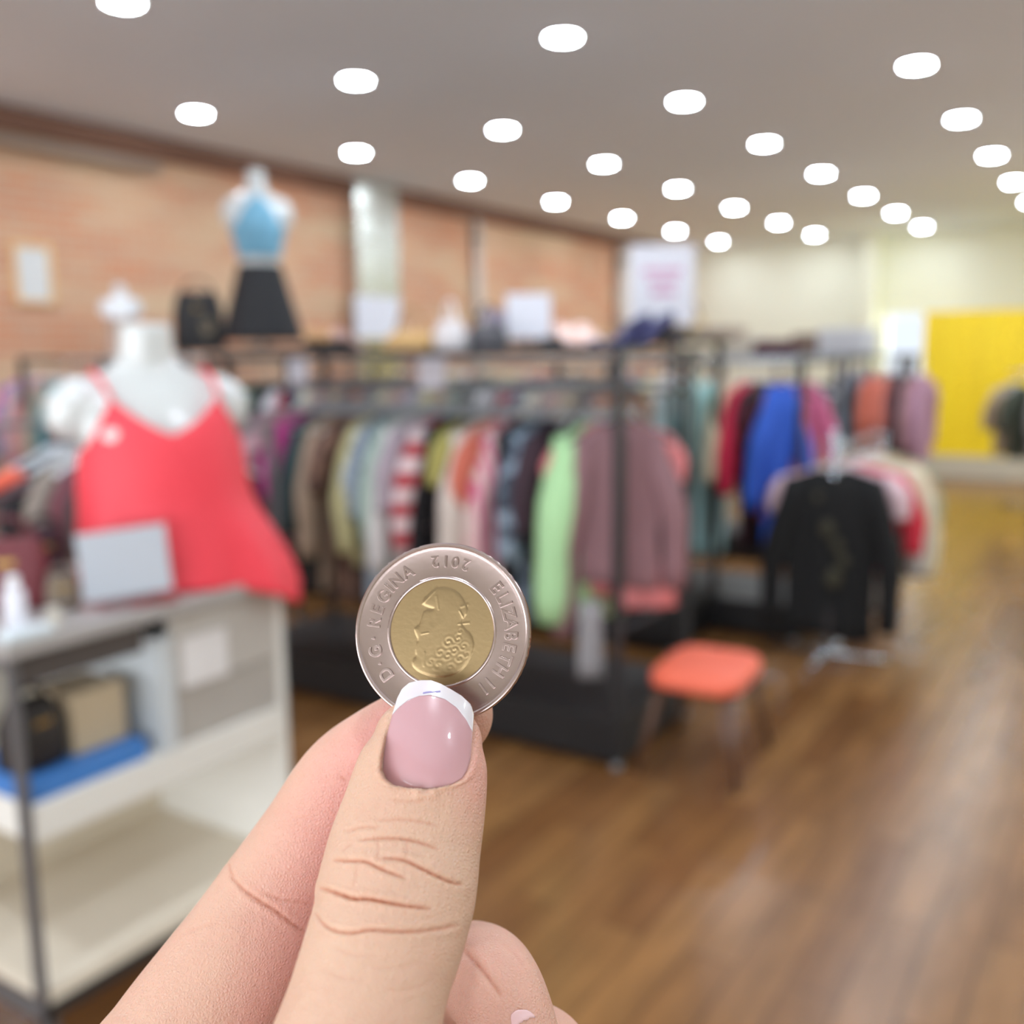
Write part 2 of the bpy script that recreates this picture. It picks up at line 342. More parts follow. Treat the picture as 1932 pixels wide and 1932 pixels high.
def rack(name, label, X0, X1, Y0, Y1, rod_z, top_z=None, base=(0.05, 0.22), rods=None, m=None, posts=None, shelf=True):
    m = m or steel
    t = thing(name, label, 'clothing rack', ((X0+X1)/2, (Y0+Y1)/2, 0)); cx, cy = (X0+X1)/2, (Y0+Y1)/2
    hx, hy = (X1-X0)/2, (Y1-Y0)/2; tz = top_z or rod_z+0.02
    for x, y in (posts or [(-hx+0.02, -hy+0.02), (hx-0.02, -hy+0.02), (-hx+0.02, hy-0.02), (hx-0.02, hy-0.02)]):
        box('post', x-0.016, x+0.016, y-0.016, y+0.016, 0.03, tz, m, t)
        obj('foot', lathe(B(), [(0.014, 0.0), (0.024, 0.004), (0.02, 0.02), (0.012, 0.03)], 14, (x, y, 0)), mat('#8f959b', 0.3, 0.8), t, True)
    for rx in (rods or [0]):
        obj('hanging_rod', tube(B(), [(rx, -hy+0.02, rod_z), (rx, hy-0.02, rod_z)], 0.013, 12), mat('#a0a7ae', 0.35, 0.3), t, True)
    for y in (-hy+0.02, hy-0.02):
        box('end_rail', -hx+0.036, hx-0.036, y-0.01, y+0.01, rod_z-0.012, rod_z+0.012, m, t)
    if top_z and shelf: box('top_shelf', -hx-0.03, hx+0.03, -hy-0.03, hy+0.03, top_z, top_z+0.025, mat('#3b3d42', 0.4, var=0.1), t, 0.004)
    if base:
        box('base_shelf', -hx+0.0, hx, -hy, hy, base[0], base[1], blackw, t, 0.006)
    return t
# ---- front rack (its near right foot shows in the photo)
rack('clothing_rack', 'long black clothing rack with a black base shelf, nearest the viewer', 3.17, 3.85, 1.57, 3.62, 1.405, 1.545, (0.03, 0.20))
def ya(u, v=950, x=3.30): return on_x(u, v, x).y
FA = [ # px, desc, kind, colour, options
 (470, 'mauve grey blouse', 'blouse', mat('#9c8b93', 0.8), dict(Ln=0.72)),
 (500, 'pale pink blouse', 'blouse', mat('#c9a3ac', 0.8), dict(Ln=0.66, sl=0.3)),
 (535, 'magenta top', 'top', mat('#c83c93', 0.7), dict(Ln=0.40, sl=0.38)),
 (560, 'dark teal shirt', 'shirt', mat('#34484c', 0.8), dict(Ln=0.74)),
 (592, 'beige cardigan', 'sweater', mat('#b39c88', 0.9), dict(Ln=0.84, sl=0.6)),
 (625, 'brown patterned dress', 'dress', mat('#5f4740', 0.85, pat='blotch', col2='#8a6a5c', psc=14), dict(Ln=0.88, sl=0.3)),
 (662, 'pale yellow top', 'top', mat('#c2bb8c', 0.8), dict(Ln=0.70, sl=0.55)),
 (690, 'navy patterned shirt', 'shirt', mat('#2b3a5c', 0.8, pat='floral', col2='#9aa7b5', psc=12), dict(Ln=0.86, sl=0.4)),
 (712, 'mint green blouse', 'blouse', mat('#a9bdb2', 0.8), dict(Ln=0.72)),
 (740, 'white blouse', 'blouse', mat('#d6d2d2', 0.8), dict(Ln=0.80, sl=0.62)),
 (770, 'lilac grey top', 'top', mat('#a89ba6', 0.8), dict(Ln=0.6, sl=0.35)),
 (795, 'red and white raglan shirt', 'shirt', mat('#b03440', 0.8, pat='band', col2='#dfc9cc', psc=5), dict(Ln=0.5, sl=0.52)),
 (812, 'black jacket', 'jacket', mat('#151217', 0.8), dict(Ln=0.82, sl=0.66)),
 (838, 'olive yellow top', 'top', mat('#a7a05a', 0.8), dict(Ln=0.4, sl=0.22)),
 (858, 'charcoal shirt', 'shirt', mat('#26232a', 0.8), dict(Ln=0.80, sl=0.4)),
 (878, 'cream long-sleeved sweater', 'sweater', mat('#d3c6bd', 0.9), dict(Ln=0.56, sl=0.58, wide=1.15)),
 (905, 'coral orange blouse', 'blouse', mat('#c96b58', 0.8), dict(Ln=0.62, sl=0.3)),
 (924, 'pale pink striped shirt', 'shirt', mat('#e2c9c4', 0.8, pat='stripe', col2='#d06a8f', psc=9), dict(Ln=0.72, sl=0.58)),
 (948, 'black sleeveless dress', 'dress', mat('#121116', 0.7), dict(Ln=0.86, sl=0)),
 (978, 'blue grey tie-dyed dress', 'dress', mat('#8fa0b2', 0.85, pat='blotch', col2='#3c4654', psc=12), dict(Ln=0.84, sl=0.5, wide=1.2)),
 (1015, 'black and plum top', 'top', mat('#1d171f', 0.8, pat='floral', col2='#3a2632', psc=7), dict(Ln=0.80, sl=0.4)),
]
def neigh(lst, i, where):
    d = lst[i]
    where = where.replace('the ', '', 1)
    if i == 0: return '%s left of the %s, %s' % (d, lst[1], where)
    if i == len(lst)-1: return '%s right of the %s, %s' % (d, lst[i-1], where)
    return '%s between %s and %s, %s' % (d, lst[i-1], lst[i+1], where)
names = [q[1] for q in FA] + ['light green jacket', 'mauve jacket']
for i, (u, d, k, m, op) in enumerate(FA):
    y = ya(u)
    garment(d, k, m, (3.51, y, 1.405), w=R_.uniform(0.36, 0.46), rz=math.radians(R_.uniform(-16, 4)), label=neigh(names, i, 'the front rack'), **op)
garment('light green jacket', 'jacket', mat('#b2dfa8', 0.8, var=0.10, scale=9), (3.50, 1.84, 1.405), w=0.40, Ln=0.80, sl=0.72, wide=1.5, rz=math.radians(-14), label='light green jacket on the front rack beside the mauve jacket')
garment('pink vest', 'top', mat('#e4888c', 0.8), (3.51, 1.76, 1.405), w=0.40, Ln=0.70, sl=0.20, rz=math.radians(-42), label='salmon pink top mostly hidden behind the mauve jacket on the front rack')
garment('mauve jacket', 'jacket', mat('#8d6a70', 0.85, var=0.1, scale=10), (3.42, 1.70, 1.405), w=0.33, Ln=0.64, sl=0.60, sl2=0.78, rz=math.radians(-52), wide=1.1, tone='black', label='mauve zipped jacket turned to face the viewer at the front rack end')
z = [o for o in C.objects if o.name.startswith('hanging_jacket') and 'mauve zipped' in o.get('label', '')][0]
obj('zip_placket', bx(B(), -0.012, 0.012, -0.066, -0.05, -0.62, -0.04), mat('#3d2d31', 0.6), z)
# hanger-only stretch at the back of the front rack (hooks of a packed rear rod)
for i in range(44):
    y = 1.74+i*0.042
    place_hanger('grey', (3.66, y, 1.3365), math.radians(R_.uniform(-12, 12)), 'translucent grey plastic hanger packed among others behind the front tops', 'packed grey hangers behind the front tops')
C_top = bpy.data.objects['clothing_rack']
obj('rear_rod', tube(B(), [(0.15, -1.0, 1.4405), (0.15, 1.0, 1.4405)], 0.0125, 10), mat('#a0a7ae', 0.35, 0.3), C_top, True)
# low bar with the trousers under the jacket
obj('lower_rail', tube(B(), [(-0.32, -1.005, 0.53), (0.32, -1.005, 0.53)], 0.012, 10), steel, C_top, True)
o = thing('hanging_skirt', 'salmon pink skirt showing below the mauve jacket at the front rack end', 'clothing', (3.52, 1.64, 0.74), math.radians(-50))
obj('body', rings(B(), [[((0.11+0.03*t)*math.cos(a), 0.035*math.sin(a)*(1+0.2*math.sin(a*5)), -0.19*t) for a in [2*math.pi*k/32 for k in range(32)]] for t in (0, .1, .4, .7, 1)]), mat('#e08c90', 0.8), o, True)
obj('waistband', rings(B(), [[(0.112*math.cos(a), 0.038*math.sin(a), z) for a in [2*math.pi*k/24 for k in range(24)]] for z in (0.012, -0.02)]), mat('#1f1c20', 0.7), o, True)
o = thing('scarf', 'grey scarf hanging low at the near end of the front rack', 'clothing', (3.30, 1.76, 0.60), math.radians(-50))
obj('body', rings(B(), [[(0.045*(1+0.15*t)*math.cos(a), 0.018*math.sin(a), -0.30*t) for a in [2*math.pi*k/20 for k in range(20)]] for t in (0, .2, .5, .8, 1)]), mat('#9a989c', 0.8), o, True)
tag(obj('folded_garment', bx(B(), -0.17, 0.17, -0.12, 0.12, 0, 0.07, 0.025), mat('#a8242f', 0.8)), 'folded red garment lying behind the front rack base', 'clothing')
o = [q for q in C.objects if q.name.startswith('folded_garment')][0]; o.location = (4.35, 1.75, 0.0); o.rotation_euler = (0, 0, 0.5)
# ---- second rack row
rack('clothing_rack', 'second black clothing rack with a black base shelf, behind the front rack', 4.62, 5.25, 1.98, 6.4, 1.50, 1.60, (0.03, 0.22))
ROWB = [ # right part, measured
 (1246, 'pale blue blouse', 'blouse', mat('#c4dde2', 0.8), dict(Ln=0.86, sl=0.4)),
 (1270, 'teal patterned dress', 'dress', mat('#a8d6d6', 0.85, pat='blotch', col2='#c8e2e2', psc=9), dict(Ln=1.0, sl=0.5)),
 (1306, 'sea green dress', 'dress', mat('#a0d4d4', 0.85, pat='floral', col2='#a4c9cb', psc=6), dict(Ln=1.02, sl=0.4)),
 (1345, 'cream blouse', 'blouse', mat('#d8ccb0', 0.8), dict(Ln=0.6, sl=0.5)),
 (1372, 'crimson top', 'top', mat('#d4284d', 0.75), dict(Ln=0.55, sl=0.56, wide=1.1)),
 (1395, 'maroon dress', 'dress', mat('#4a1424', 0.8), dict(Ln=0.9, sl=0.3)),
 (1408, 'black coat', 'coat', mat('#131114', 0.8), dict(Ln=0.92, sl=0.6)),
 (1432, 'rust orange sweater', 'sweater', mat('#b85a48', 0.85), dict(Ln=0.75, sl=0.62)),
]
BX = 5.24
rack('clothing_rack', 'short black rack with a low base shelf behind the chrome stand', 5.15, 5.85, 1.50, 3.0, 1.50, None, (0.03, 0.20))
namesB = [q[1] for q in ROWB] + ['cobalt blue dress']
for i, (u, d, k, m, op) in enumerate(ROWB):
    y = on_x(u, 900, BX).y
    garment(d, k, m, (5.50, y, 1.50), rz=math.radians(R_.uniform(-6, 4)), label=neigh(namesB, i, 'the short rack'), **op)
garment('cobalt blue dress', 'dress', mat('#2f5fcb', 0.7), (5.22, 1.645, 1.50), w=0.17, Ln=0.98, sl=0.62, rz=math.radians(-50), tone='black', label='cobalt blue dress facing the viewer at the end of the short rack')
garment('pink top', 'top', mat('#c9678c', 0.8, var=0.1), (5.50, 1.625, 1.50), w=0.24, Ln=0.42, sl=0.4, rz=math.radians(-50), label='pink top just behind the cobalt blue dress on the short rack')
colsE = [('cream', '#d9cfae'), ('plum', '#4b3340'), ('ivory', '#dfd8c4'), ('white', '#dcdce2'), ('tan', '#b08e6e'), ('rose', '#c79a94'), ('burnt orange', '#a8643c'), ('dusty pink', '#c79d97'), ('ruby', '#a82848'), ('sage', '#7f9184'), ('lilac', '#b9b1c4'), ('slate', '#5a626c'), ('sand', '#c0a888'), ('denim blue', '#4c5f7c'), ('charcoal', '#303136'), ('pale yellow', '#ddd3a4')]
kE = ['top', 'shirt', 'blouse', 'sweater']
usedn = []; lst = []
for i in range(31):
    c = colsE[(i*5) % 16]; k = kE[(i*7 + i//16) % 4]; d = '%s %s' % (c[0], k)
    lst.append((d, k, c[1]))
nm = [q[0] for q in lst]
for i, (d, k, c) in enumerate(lst):
    y = 5.70 - i*0.108
    if y < on_x(1235, 900, 4.8).y: break
    garment(d, k, mat(c, 0.85, var=0.1), (4.94, y, 1.50), Ln=0.62+R_.uniform(-.05, .1), sl=0.4, rz=math.radians(R_.uniform(-8, 8)), label=neigh(nm, i, 'the second rack'))
# ---- third row, seen through the gaps and at the right
rack('clothing_rack', 'third black clothing rack further down the shop', 7.1, 7.7, 1.75, 6.1, 1.50, None, (0.03, 0.2))
ROWC = [('silver grey shirt', '#9a9aa2', 1578), ('slate blue shirt', '#67707c', 1605), ('terracotta sweater', '#c56c58', 1632), ('coral top', '#cc7462', 1655), ('dark red shirt', '#6a3a3c', 1672), ('midnight navy shirt', '#1e222c', 1690), ('faded rose blouse', '#9c7274', 1712), ('mauve pink blouse', '#a47c90', 1730)]
nm = [q[0] for q in ROWC]
for i, (d, c, u) in enumerate(ROWC):
    k = d.split()[-1]; y = on_x(u, 780, 7.2).y
    garment(d, k, mat(c, 0.85, var=0.1), (7.4, y, 1.50), Ln=0.62, sl=0.45, rz=math.radians(R_.uniform(-8, 8)), label=neigh(nm, i, 'the third rack'))
nm = ['%s %s' % (colsE[(i*3+1) % 16][0], ['blouse', 'sweater', 'top', 'shirt'][(i+i//16) % 4]) for i in range(26)]
for i in range(26):
    y = 6.0 - i*0.125
    if y < on_x(1560, 780, 7.2).y: break
    garment(nm[i], nm[i].split()[-1], mat(colsE[(i*3+1) % 16][1], 0.85, var=0.1), (7.4, y, 1.50), Ln=0.6, sl=0.4, rz=math.radians(R_.uniform(-8, 8)), label=neigh(nm, i, 'the third rack'))
# ---- aisle-end rack whose right end stands before the yellow wall
rack('clothing_rack', 'fourth clothing rack, its end standing before the yellow wall', 9.0, 9.5, 1.80, 3.6, 1.50, None, None)
for i, (d, c) in enumerate([('grey lilac dress', '#8f8790'), ('purple dress', '#6c5268'), ('wine dress', '#7c4a62'), ('taupe dress', '#a0938c'), ('brown plum dress', '#664a4e')]):
    garment(d, 'dress', mat(c, 0.85, var=0.1), (9.25, 2.32-i*0.11, 1.50), Ln=0.95, sl=0.5, rz=math.radians(R_.uniform(-6, 6)), label=d + [' furthest left', ' second from the left', ' in the middle', ' second from the right', ' furthest right'][i] + ' on the rack before the yellow wall')
# ---- chrome four-way stand with the black sweater
t = thing('four_way_stand', 'low chrome garment stand carrying the black sweatshirt', 'clothing rack', (4.98, 1.29, 0))
obj('stem', tube(B(), [(0, 0, 0.02), (0, 0, 1.16)], 0.018, 14), chrome, t, True)
obj('base_bar', tube(B(), [(-0.28, 0, 0.03), (0.9, 0, 0.03)], 0.014, 10), chrome, t, True)
obj('base_bar', tube(B(), [(0, -0.3, 0.03), (0, 0.3, 0.03)], 0.014, 10), chrome, t, True)
obj('waterfall_arm', tube(B(), [(0.9, -0.04, 1.08), (0, 0, 1.06), (-0.06, 0, 1.0)], 0.012, 10), chrome, t, True)
obj('stem', tube(B(), [(0.9, -0.04, 0.03), (0.9, -0.04, 1.09)], 0.016, 12), chrome, t, True)
SW = [('black sweatshirt', 'sweater', '#0b0c0f', 0.0, 0.0, 0.46, 0.86, 0.76, 'black sweatshirt with a faint print hanging at the front of the chrome stand'),
 ('pale pink', 'top', '#d9bcc4', 0.12, 0.01, 0.48, 0.5, 0.2, 'pale pink top directly behind the black sweatshirt on the chrome stand'),
 ('red', 'sweater', '#cc2f42', 0.22, -0.02, 0.52, 0.55, 0.40, 'bright red sweater behind the black sweatshirt on the chrome stand'),
 ('white grey', 'shirt', '#b9b6b4', 0.34, -0.02, 0.50, 0.80, 0.55, 'light grey shirt on the chrome stand, between the red and cream sweaters'),
 ('cream', 'sweater', '#d6ccb2', 0.48, -0.03, 0.54, 0.62, 0.58, 'cream sweater on the chrome stand behind the red sweater'),
 ('peach', 'top', '#d9a88e', 0.62, 0.0, 0.48, 0.6, 0.3, 'peach top near the back of the chrome stand'),
 ('grey green', 'top', '#9a9f85', 0.76, 0.0, 0.50, 0.7, 0.4, 'grey green top at the back of the chrome stand')]
for i, (d, k, c, dx, dy, w_, Ln, sl, lab) in enumerate(SW):
    o = garment(d, k, mat(c, 0.85, var=0.1), (4.98+dx, 1.29+dy-0.04*dx, 1.09+0.02*dx), w=w_, Ln=Ln, sl=sl, rz=math.radians(-78), wide=1.2, label=lab, tone='white')
    if i == 0:
        for (x, z, r) in ((-0.02, -0.30, .035), (0.03, -0.38, .03), (0.06, -0.46, .03), (0.02, -0.55, .04), (-0.07, -0.14, .02)):
            bm = B(); bmesh.ops.create_uvsphere(bm, u_segments=12, v_segments=6, radius=r, matrix=Matrix.Translation((x, -0.045, z)) @ Matrix.Diagonal((1, 0.25, 1.2, 1)))
            obj('chest_print', bm, mat('#3a3727', 0.7), o, True)
# ---- left rear rack and left near rack (behind the counter)
rack('clothing_rack', 'clothing rack at the left by the brick wall, behind the counter', 3.55, 4.15, 4.15, 5.9, 1.55, None, None)
LL = [('violet patterned blouse', 'blouse', mat('#8a6aa0', 0.8, pat='blotch', col2='#d2799f', psc=10), 5), ('grey lilac blouse', 'blouse', mat('#a79aa4', 0.8), 25), ('blush pink top', 'top', mat('#c28a8a', 0.8), 48), ('taupe shirt', 'shirt', mat('#a39a8e', 0.8), 66), ('teal blue top', 'top', mat('#4f9aa6', 0.8), 96), ('dark plum shirt', 'shirt', mat('#3a1c28', 0.8), 118), ('black shirt', 'shirt', mat('#1b1a20', 0.8), 138), ('warm grey shirt', 'shirt', mat('#a39690', 0.8), 160), ('burgundy top', 'top', mat('#5a3440', 0.8), 185), ('ink blue top', 'top', mat('#25243a', 0.8), 205)]
nm = [q[0] for q in LL]
for i, (d, k, m, u) in enumerate(LL):
    garment(d, k, m, (3.85, on_x(u, 760, 3.65).y, 1.55), Ln=0.66, sl=0.45, rz=math.radians(R_.uniform(-6, 6)), label=neigh(nm, i, 'the left rack'))
rack('clothing_rack', 'low grey rail of packed hangers right behind the counter', 2.35, 2.85, 2.95, 4.2, 1.27, None, None, m=mat('#8a8d92', 0.3, 0.7))
for i in range(24):
    place_hanger('grey' if i % 3 else 'white', (2.6, 3.02+i*0.048, 1.27-0.1045), math.radians(R_.uniform(-14, 14)), ('translucent grey' if i % 3 else 'white') + ' plastic hanger on the low rail behind the counter', ('grey' if i % 3 else 'white') + ' hangers on the low rail')
for i, (c, d) in enumerate([('#5a2c34', 'oxblood'), ('#2c2a3a', 'dark navy'), ('#7c6468', 'dusty mauve'), ('#3a3436', 'soft black'), ('#6a3a44', 'wine red'), ('#8a8078', 'stone grey'), ('#1f2228', 'jet black')]):
    garment(d+' top', 'top', mat(c, 0.8), (2.6, 3.1+i*0.15, 1.27), Ln=0.6, sl=0.3, rz=math.radians(R_.uniform(-8, 8)), label='%s top on the low rail behind the counter' % d)
# ---- rack in the far right corner of the view
t = thing('round_rack', 'small rack of brown and grey clothes cut off by the right photo edge', 'clothing rack', (11.0, 0.89, 0))
obj('stem', tube(B(), [(0, 0, 0.02), (0, 0, 1.5)], 0.02, 12), chrome, t, True)
obj('rod_ring', tube(B(), [(0.26*math.cos(a), 0.26*math.sin(a), 1.32) for a in [2*math.pi*k/24 for k in range(25)]], 0.012, 8), chrome, t, True)
for a in (0, 90, 180, 270):
    obj('foot', tube(B(), [(0, 0, 0.03), (0.3*math.cos(math.radians(a)), 0.3*math.sin(math.radians(a)), 0.02)], 0.013, 8), chrome, t, True)
    obj('spoke', tube(B(), [(0, 0, 1.32), (0.26*math.cos(math.radians(a)), 0.26*math.sin(math.radians(a)), 1.32)], 0.008, 8), chrome, t, True)
for i, (d, c) in enumerate([('brown', '#7c5a4a'), ('beige', '#b09a80'), ('dark green', '#4a5044'), ('grey', '#8a8784'), ('black', '#2c2b2b'), ('rust', '#8e5a44')]):
    a = math.radians(70+i*36); garment(d+' coat', 'coat', mat(c, 0.85), (11.0+0.26*math.cos(a), 0.89+0.26*math.sin(a), 1.32), w=0.3, Ln=0.7, sl=0.4, rz=a, label='%s coat on the small rack at the right photo edge' % d)
# ------------------------------------------------------------------ things on the shelves
def shoe_bm(L_=0.24, heel=0.05):
    rs = []; n = 14
    for i in range(11):
        t = i/10; x = -L_/2+L_*t
        hw = 0.036*(0.75+0.35*math.sin(t*3.1)) * (1 if t < 0.85 else 1-0.45*((t-0.85)/0.15))
        hz = 0.055 if t < 0.3 else 0.055-0.032*ss((t-0.3)/0.4)
        z0 = heel*(1-ss(t*1.6))
        rs.append([(x, hw*math.cos(a), z0+0.012+hz*(0.5+0.5*math.sin(a))) for a in [2*math.pi*k/n for k in range(n)]])
    return rings(B(), rs)
def shoe(label, m, loc, rz, heel=0.05, sole='#2a2523'):
    o = thing('shoe', label, 'shoe', loc, rz)
    obj('upper', shoe_bm(0.24, heel), m, o, True)
    bm = B(); rs = []
    for i in range(9):
        t = i/8; x = -0.12+0.235*t; hw = 0.034*(0.75+0.35*math.sin(t*3.1)); z0 = heel*(1-ss(t*1.6))
        rs.append([(x, -hw, z0), (x, hw, z0), (x, hw, z0+0.014), (x, -hw, z0+0.014)])
    obj('sole', rings(bm, rs), mat(sole, 0.6), o)
    if heel > 0.02: obj('heel', tube(B(), [(-0.095, 0, 0.0), (-0.10, 0, heel)], [0.011, 0.024], 10), mat(sole, 0.6), o, True)
    return o
TZ = 1.5705
def sx_(u, x=3.5): return on_x(u, 655, x).y
SH = [(600, 'tan', '#d4a878', 'tan leather shoe on the front rack top, left of its pair', .3), (632, 'tan', '#d4a878', 'tan leather shoe on the front rack top, right of its pair', .4),
 (655, 'blush', '#c9a49c', 'blush pink shoe on the front rack top beside the tan pair', .2),
 (1075, 'pale pink', '#f0cdc2', 'glossy pale pink shoe on the front rack top, left one of the pair', -2.2), (1112, 'pale pink', '#f0cdc2', 'glossy pale pink shoe on the front rack top, right one of the pair', -2.2),
 (1165, 'navy', '#2f3060', 'navy blue heeled shoe on the front rack top, left one of the pair', 2.4), (1215, 'navy', '#2f3060', 'navy blue heeled shoe on the front rack top, right one of the pair', 2.6)]
for u, d, c, lab, rz in SH:
    y = max(sx_(u, 3.4), 1.60); shoe(lab, mat(c, 0.2 if 'pink' in d else 0.4, coat=0.6 if 'pink' in d else 0.0), (3.42, y, TZ), rz, 0.07 if d == 'navy' else 0.04)
# boots, bags, folded cloth on the front rack
def bag(label, m, loc, rz, w=0.26, h=0.17, d=0.10, strap='#2a2020', name='handbag'):
    o = thing(name, label, 'bag', loc, rz)
    rs = []
    for z, s in ((0, .94), (0.02, 1), (h*0.6, 0.96), (h*0.92, 0.82), (h, 0.7)):
        rs.append([(w/2*s*math.copysign(abs(math.cos(a))**0.4, math.cos(a)), d/2*(s if z < h*.8 else s*.6)*math.copysign(abs(math.sin(a))**0.5, math.sin(a)), z) for a in [2*math.pi*k/24 for k in range(24)]])
    obj('bag_body', rings(B(), rs), m, o, True)
    obj('strap', tube(B(), [(w*0.33*math.cos(a), 0, h*0.9+w*0.36*math.sin(a)) for a in [math.pi*k/12 for k in range(13)]], 0.007, 8), mat(strap, 0.5), o, True)
    obj('clasp', bx(B(), -0.02, 0.02, -d/2*0.75-0.006, -d/2*0.7+0.004, h*0.62, h*0.72, 0.002), mat('#c9a860', 0.25, 0.9), o)
    return o
bag('flat golden tan handbag on the front rack top', mat('#c9a26a', 0.6), (3.50, sx_(775), TZ), 1.3, 0.30, 0.09, 0.12, '#a88050')
bag('white handbag on the front rack top beside the golden tan one', mat('#d9d4d6', 0.5), (3.48, sx_(855), TZ), 0.9, 0.26, 0.13, 0.12, '#e6e0e0')
bag('dark grey handbag on the front rack top beside the small notice', mat('#4c4c52', 0.5), (3.48, sx_(925), TZ), 1.1, 0.24, 0.11, 0.10)
t = thing('ankle_boot', 'lilac grey ankle boot standing on the front rack top behind the dark handbag', 'shoe', (3.64, sx_(935, 3.64), TZ), 0.6)
obj('upper', shoe_bm(0.25, 0.03), mat('#9a8fa2', 0.6), t, True)
obj('shaft', lathe(B(), [(0.045, 0.03), (0.048, 0.10), (0.052, 0.17), (0.044, 0.17), (0.04, 0.12)], 18, (-0.075, 0, 0)), mat('#9a8fa2', 0.6), t, True)
obj('sole', bx(B(), -0.12, 0.11, -0.034, 0.034, 0, 0.012, 0.004), mat('#3a3438', 0.6), t)
tag(obj('shoe_box', bx(B(), -0.14, 0.14, -0.09, 0.09, 0, 0.05, 0.004), mat('#2c2d31', 0.5)), 'low black tray under the pale pink shoes end of the front rack', 'box').location = (3.68, sx_(1085, 3.68), TZ)
# ---- upright notices
def notice(label, corner_lo, corner_hi, x, base_z, lines=None, name='sign_holder', post=False, tilt=0.0, lcol='#d59ac0'):
    a = on_x(*corner_lo, x); b_ = on_x(*corner_hi, x)
    c = (a+b_)/2; hw = (a-b_).length/2
    w_ = abs(corner_hi[0]-corner_lo[0])*proj(c)[2]/F; h_ = abs(a.z-b_.z)
    o = thing(name, label, 'sign', (c.x, c.y, base_z), math.radians(-57.5))
    zc = c.z-base_z
    box('sheet', -w_/2, w_/2, -0.003, 0.003, zc-h_/2, zc+h_/2, mat('#e2e4f0', 0.5, var=0.01), o, 0.001)
    if zc-h_/2 > 0.02: obj('stand_stem', tube(B(), [(0, 0, 0.008), (0, 0, zc-h_/2+0.01)], 0.006, 8), steel, o, True)
    obj('stand_foot', lathe(B(), [(0.05, 0), (0.05, 0.006), (0.008, 0.01)], 20), steel, o, True)
    if lines:
        bm = B()
        for (x0, x1, z0, z1) in lines:
            n = max(3, int((x1-x0)*12)); 
            for k in range(n):
                xa = x0+(x1-x0)*k/n; xb = xa+(x1-x0)/n*0.72
                bx(bm, xa*w_, xb*w_, -0.005, -0.0031, zc+z0*h_, zc+z1*h_)
        obj('faded_lettering', bm, mat(lcol, 0.7), o)
    return o
notice('large white poster with faded pink lettering on a stand beyond the navy shoes', (1190, 614), (1311, 457), 4.78, 1.6255, [(-0.30, 0.32, 0.13, 0.21), (-0.20, 0.26, 0.01, 0.08), (-0.16, 0.22, -0.14, -0.05)], 'poster_stand')
notice('small blank white notice standing on the front rack top', (956, 640), (1040, 552), 3.62, TZ)
def tagcard(label, u, v, x, r=0.045):
    p = on_x(u, v, x); o = thing('size_divider', label, 'sign', p, math.radians(-57))
    obj('disc', lathe(B(), [(0.012, -0.003), (r, -0.003), (r, 0.003), (0.012, 0.003)], 28), mat('#e6e4f2', 0.5, var=0.01), o)
    o.children[0].rotation_euler = (math.radians(90), 0, 0)
    obj('card', bx(B(), -r*0.9, r*0.9, -0.0045, -0.0032, -r*1.5, -0.012), mat('#e6e4f2', 0.5, var=0.01), o)
tagcard('white round size divider above the magenta top', 562, 692, 3.35, 0.05)
tagcard('white round size divider above the red and white raglan shirt', 815, 690, 3.35, 0.06)
# ---- things on the second rack
T2 = 1.6255
def dummy(name, label, c, rz, S, torso=True, wh=None):
    """half body form; c = point under the neck at its base; S = scale"""
    o = thing(name, label, 'mannequin', c, rz)
    bm = B(); prof = [ # z, hw, hd, y
     (0.0, .155, .105, 0), (.06, .165, .112, 0), (.14, .150, .100, 0), (.24, .118, .085, 0), (.34, .135, .095, -.008), (.42, .152, .118, -.018), (.50, .170, .105, -.008), (.56, .176, .088, 0), (.605, .150, .068, .004), (.635, .105, .058, .006), (.655, .072, .054, .006), (.69, .060, .055, .004), (.75, .056, .056, 0), (.775, .056, .056, 0)]
    rs = [[(hw*S*math.cos(a), (y+hd*math.sin(a))*S, z*S) for a in [2*math.pi*k/32 for k in range(32)]] for z, hw, hd, y in prof]
    rings(bm, rs)
    for sd in (-1, 1):
        tube(bm, [Vector((sd*.09, .0, .597))*S, Vector((sd*.135, 0, .578))*S, Vector((sd*.158, 0, .545))*S, Vector((sd*.163, 0, .49))*S, Vector((sd*.155, 0, .45))*S], [.035*S, .056*S, .064*S, .058*S, .04*S], 16)
        tube(bm, [Vector((sd*.07, -.06, .46))*S, Vector((sd*.07, -.095, .44))*S, Vector((sd*.07, -.118, .435))*S], [.06*S, .052*S, .03*S], 16)
    me = voxel(bm, 0.007*S, 8)
    link('form', me, wh or mat('#cbcfcf', 0.18, coat=0.5, var=0.01), o, True)
    return o
pm = on_x(492, 640, 4.95)
bd = dummy('mannequin', 'white headless mannequin wearing a light blue halter top and black skirt', (4.95, on_x(497, 640, 4.95).y, T2+0.26), math.radians(-42), 0.98)
obj('stand_pole', tube(B(), [(0, 0, -0.26), (0, 0, 0.02)], 0.012, 10), chrome, bd, True)
obj('stand_base', lathe(B(), [(0.11, -0.26), (0.11, -0.25), (0.015, -0.24)], 24), mat('#d8d8dc', 0.3), bd, True)
ht = thing('halter_top', 'light blue cropped halter top on the white mannequin in the black skirt', 'clothing', bd.location, math.radians(-42))
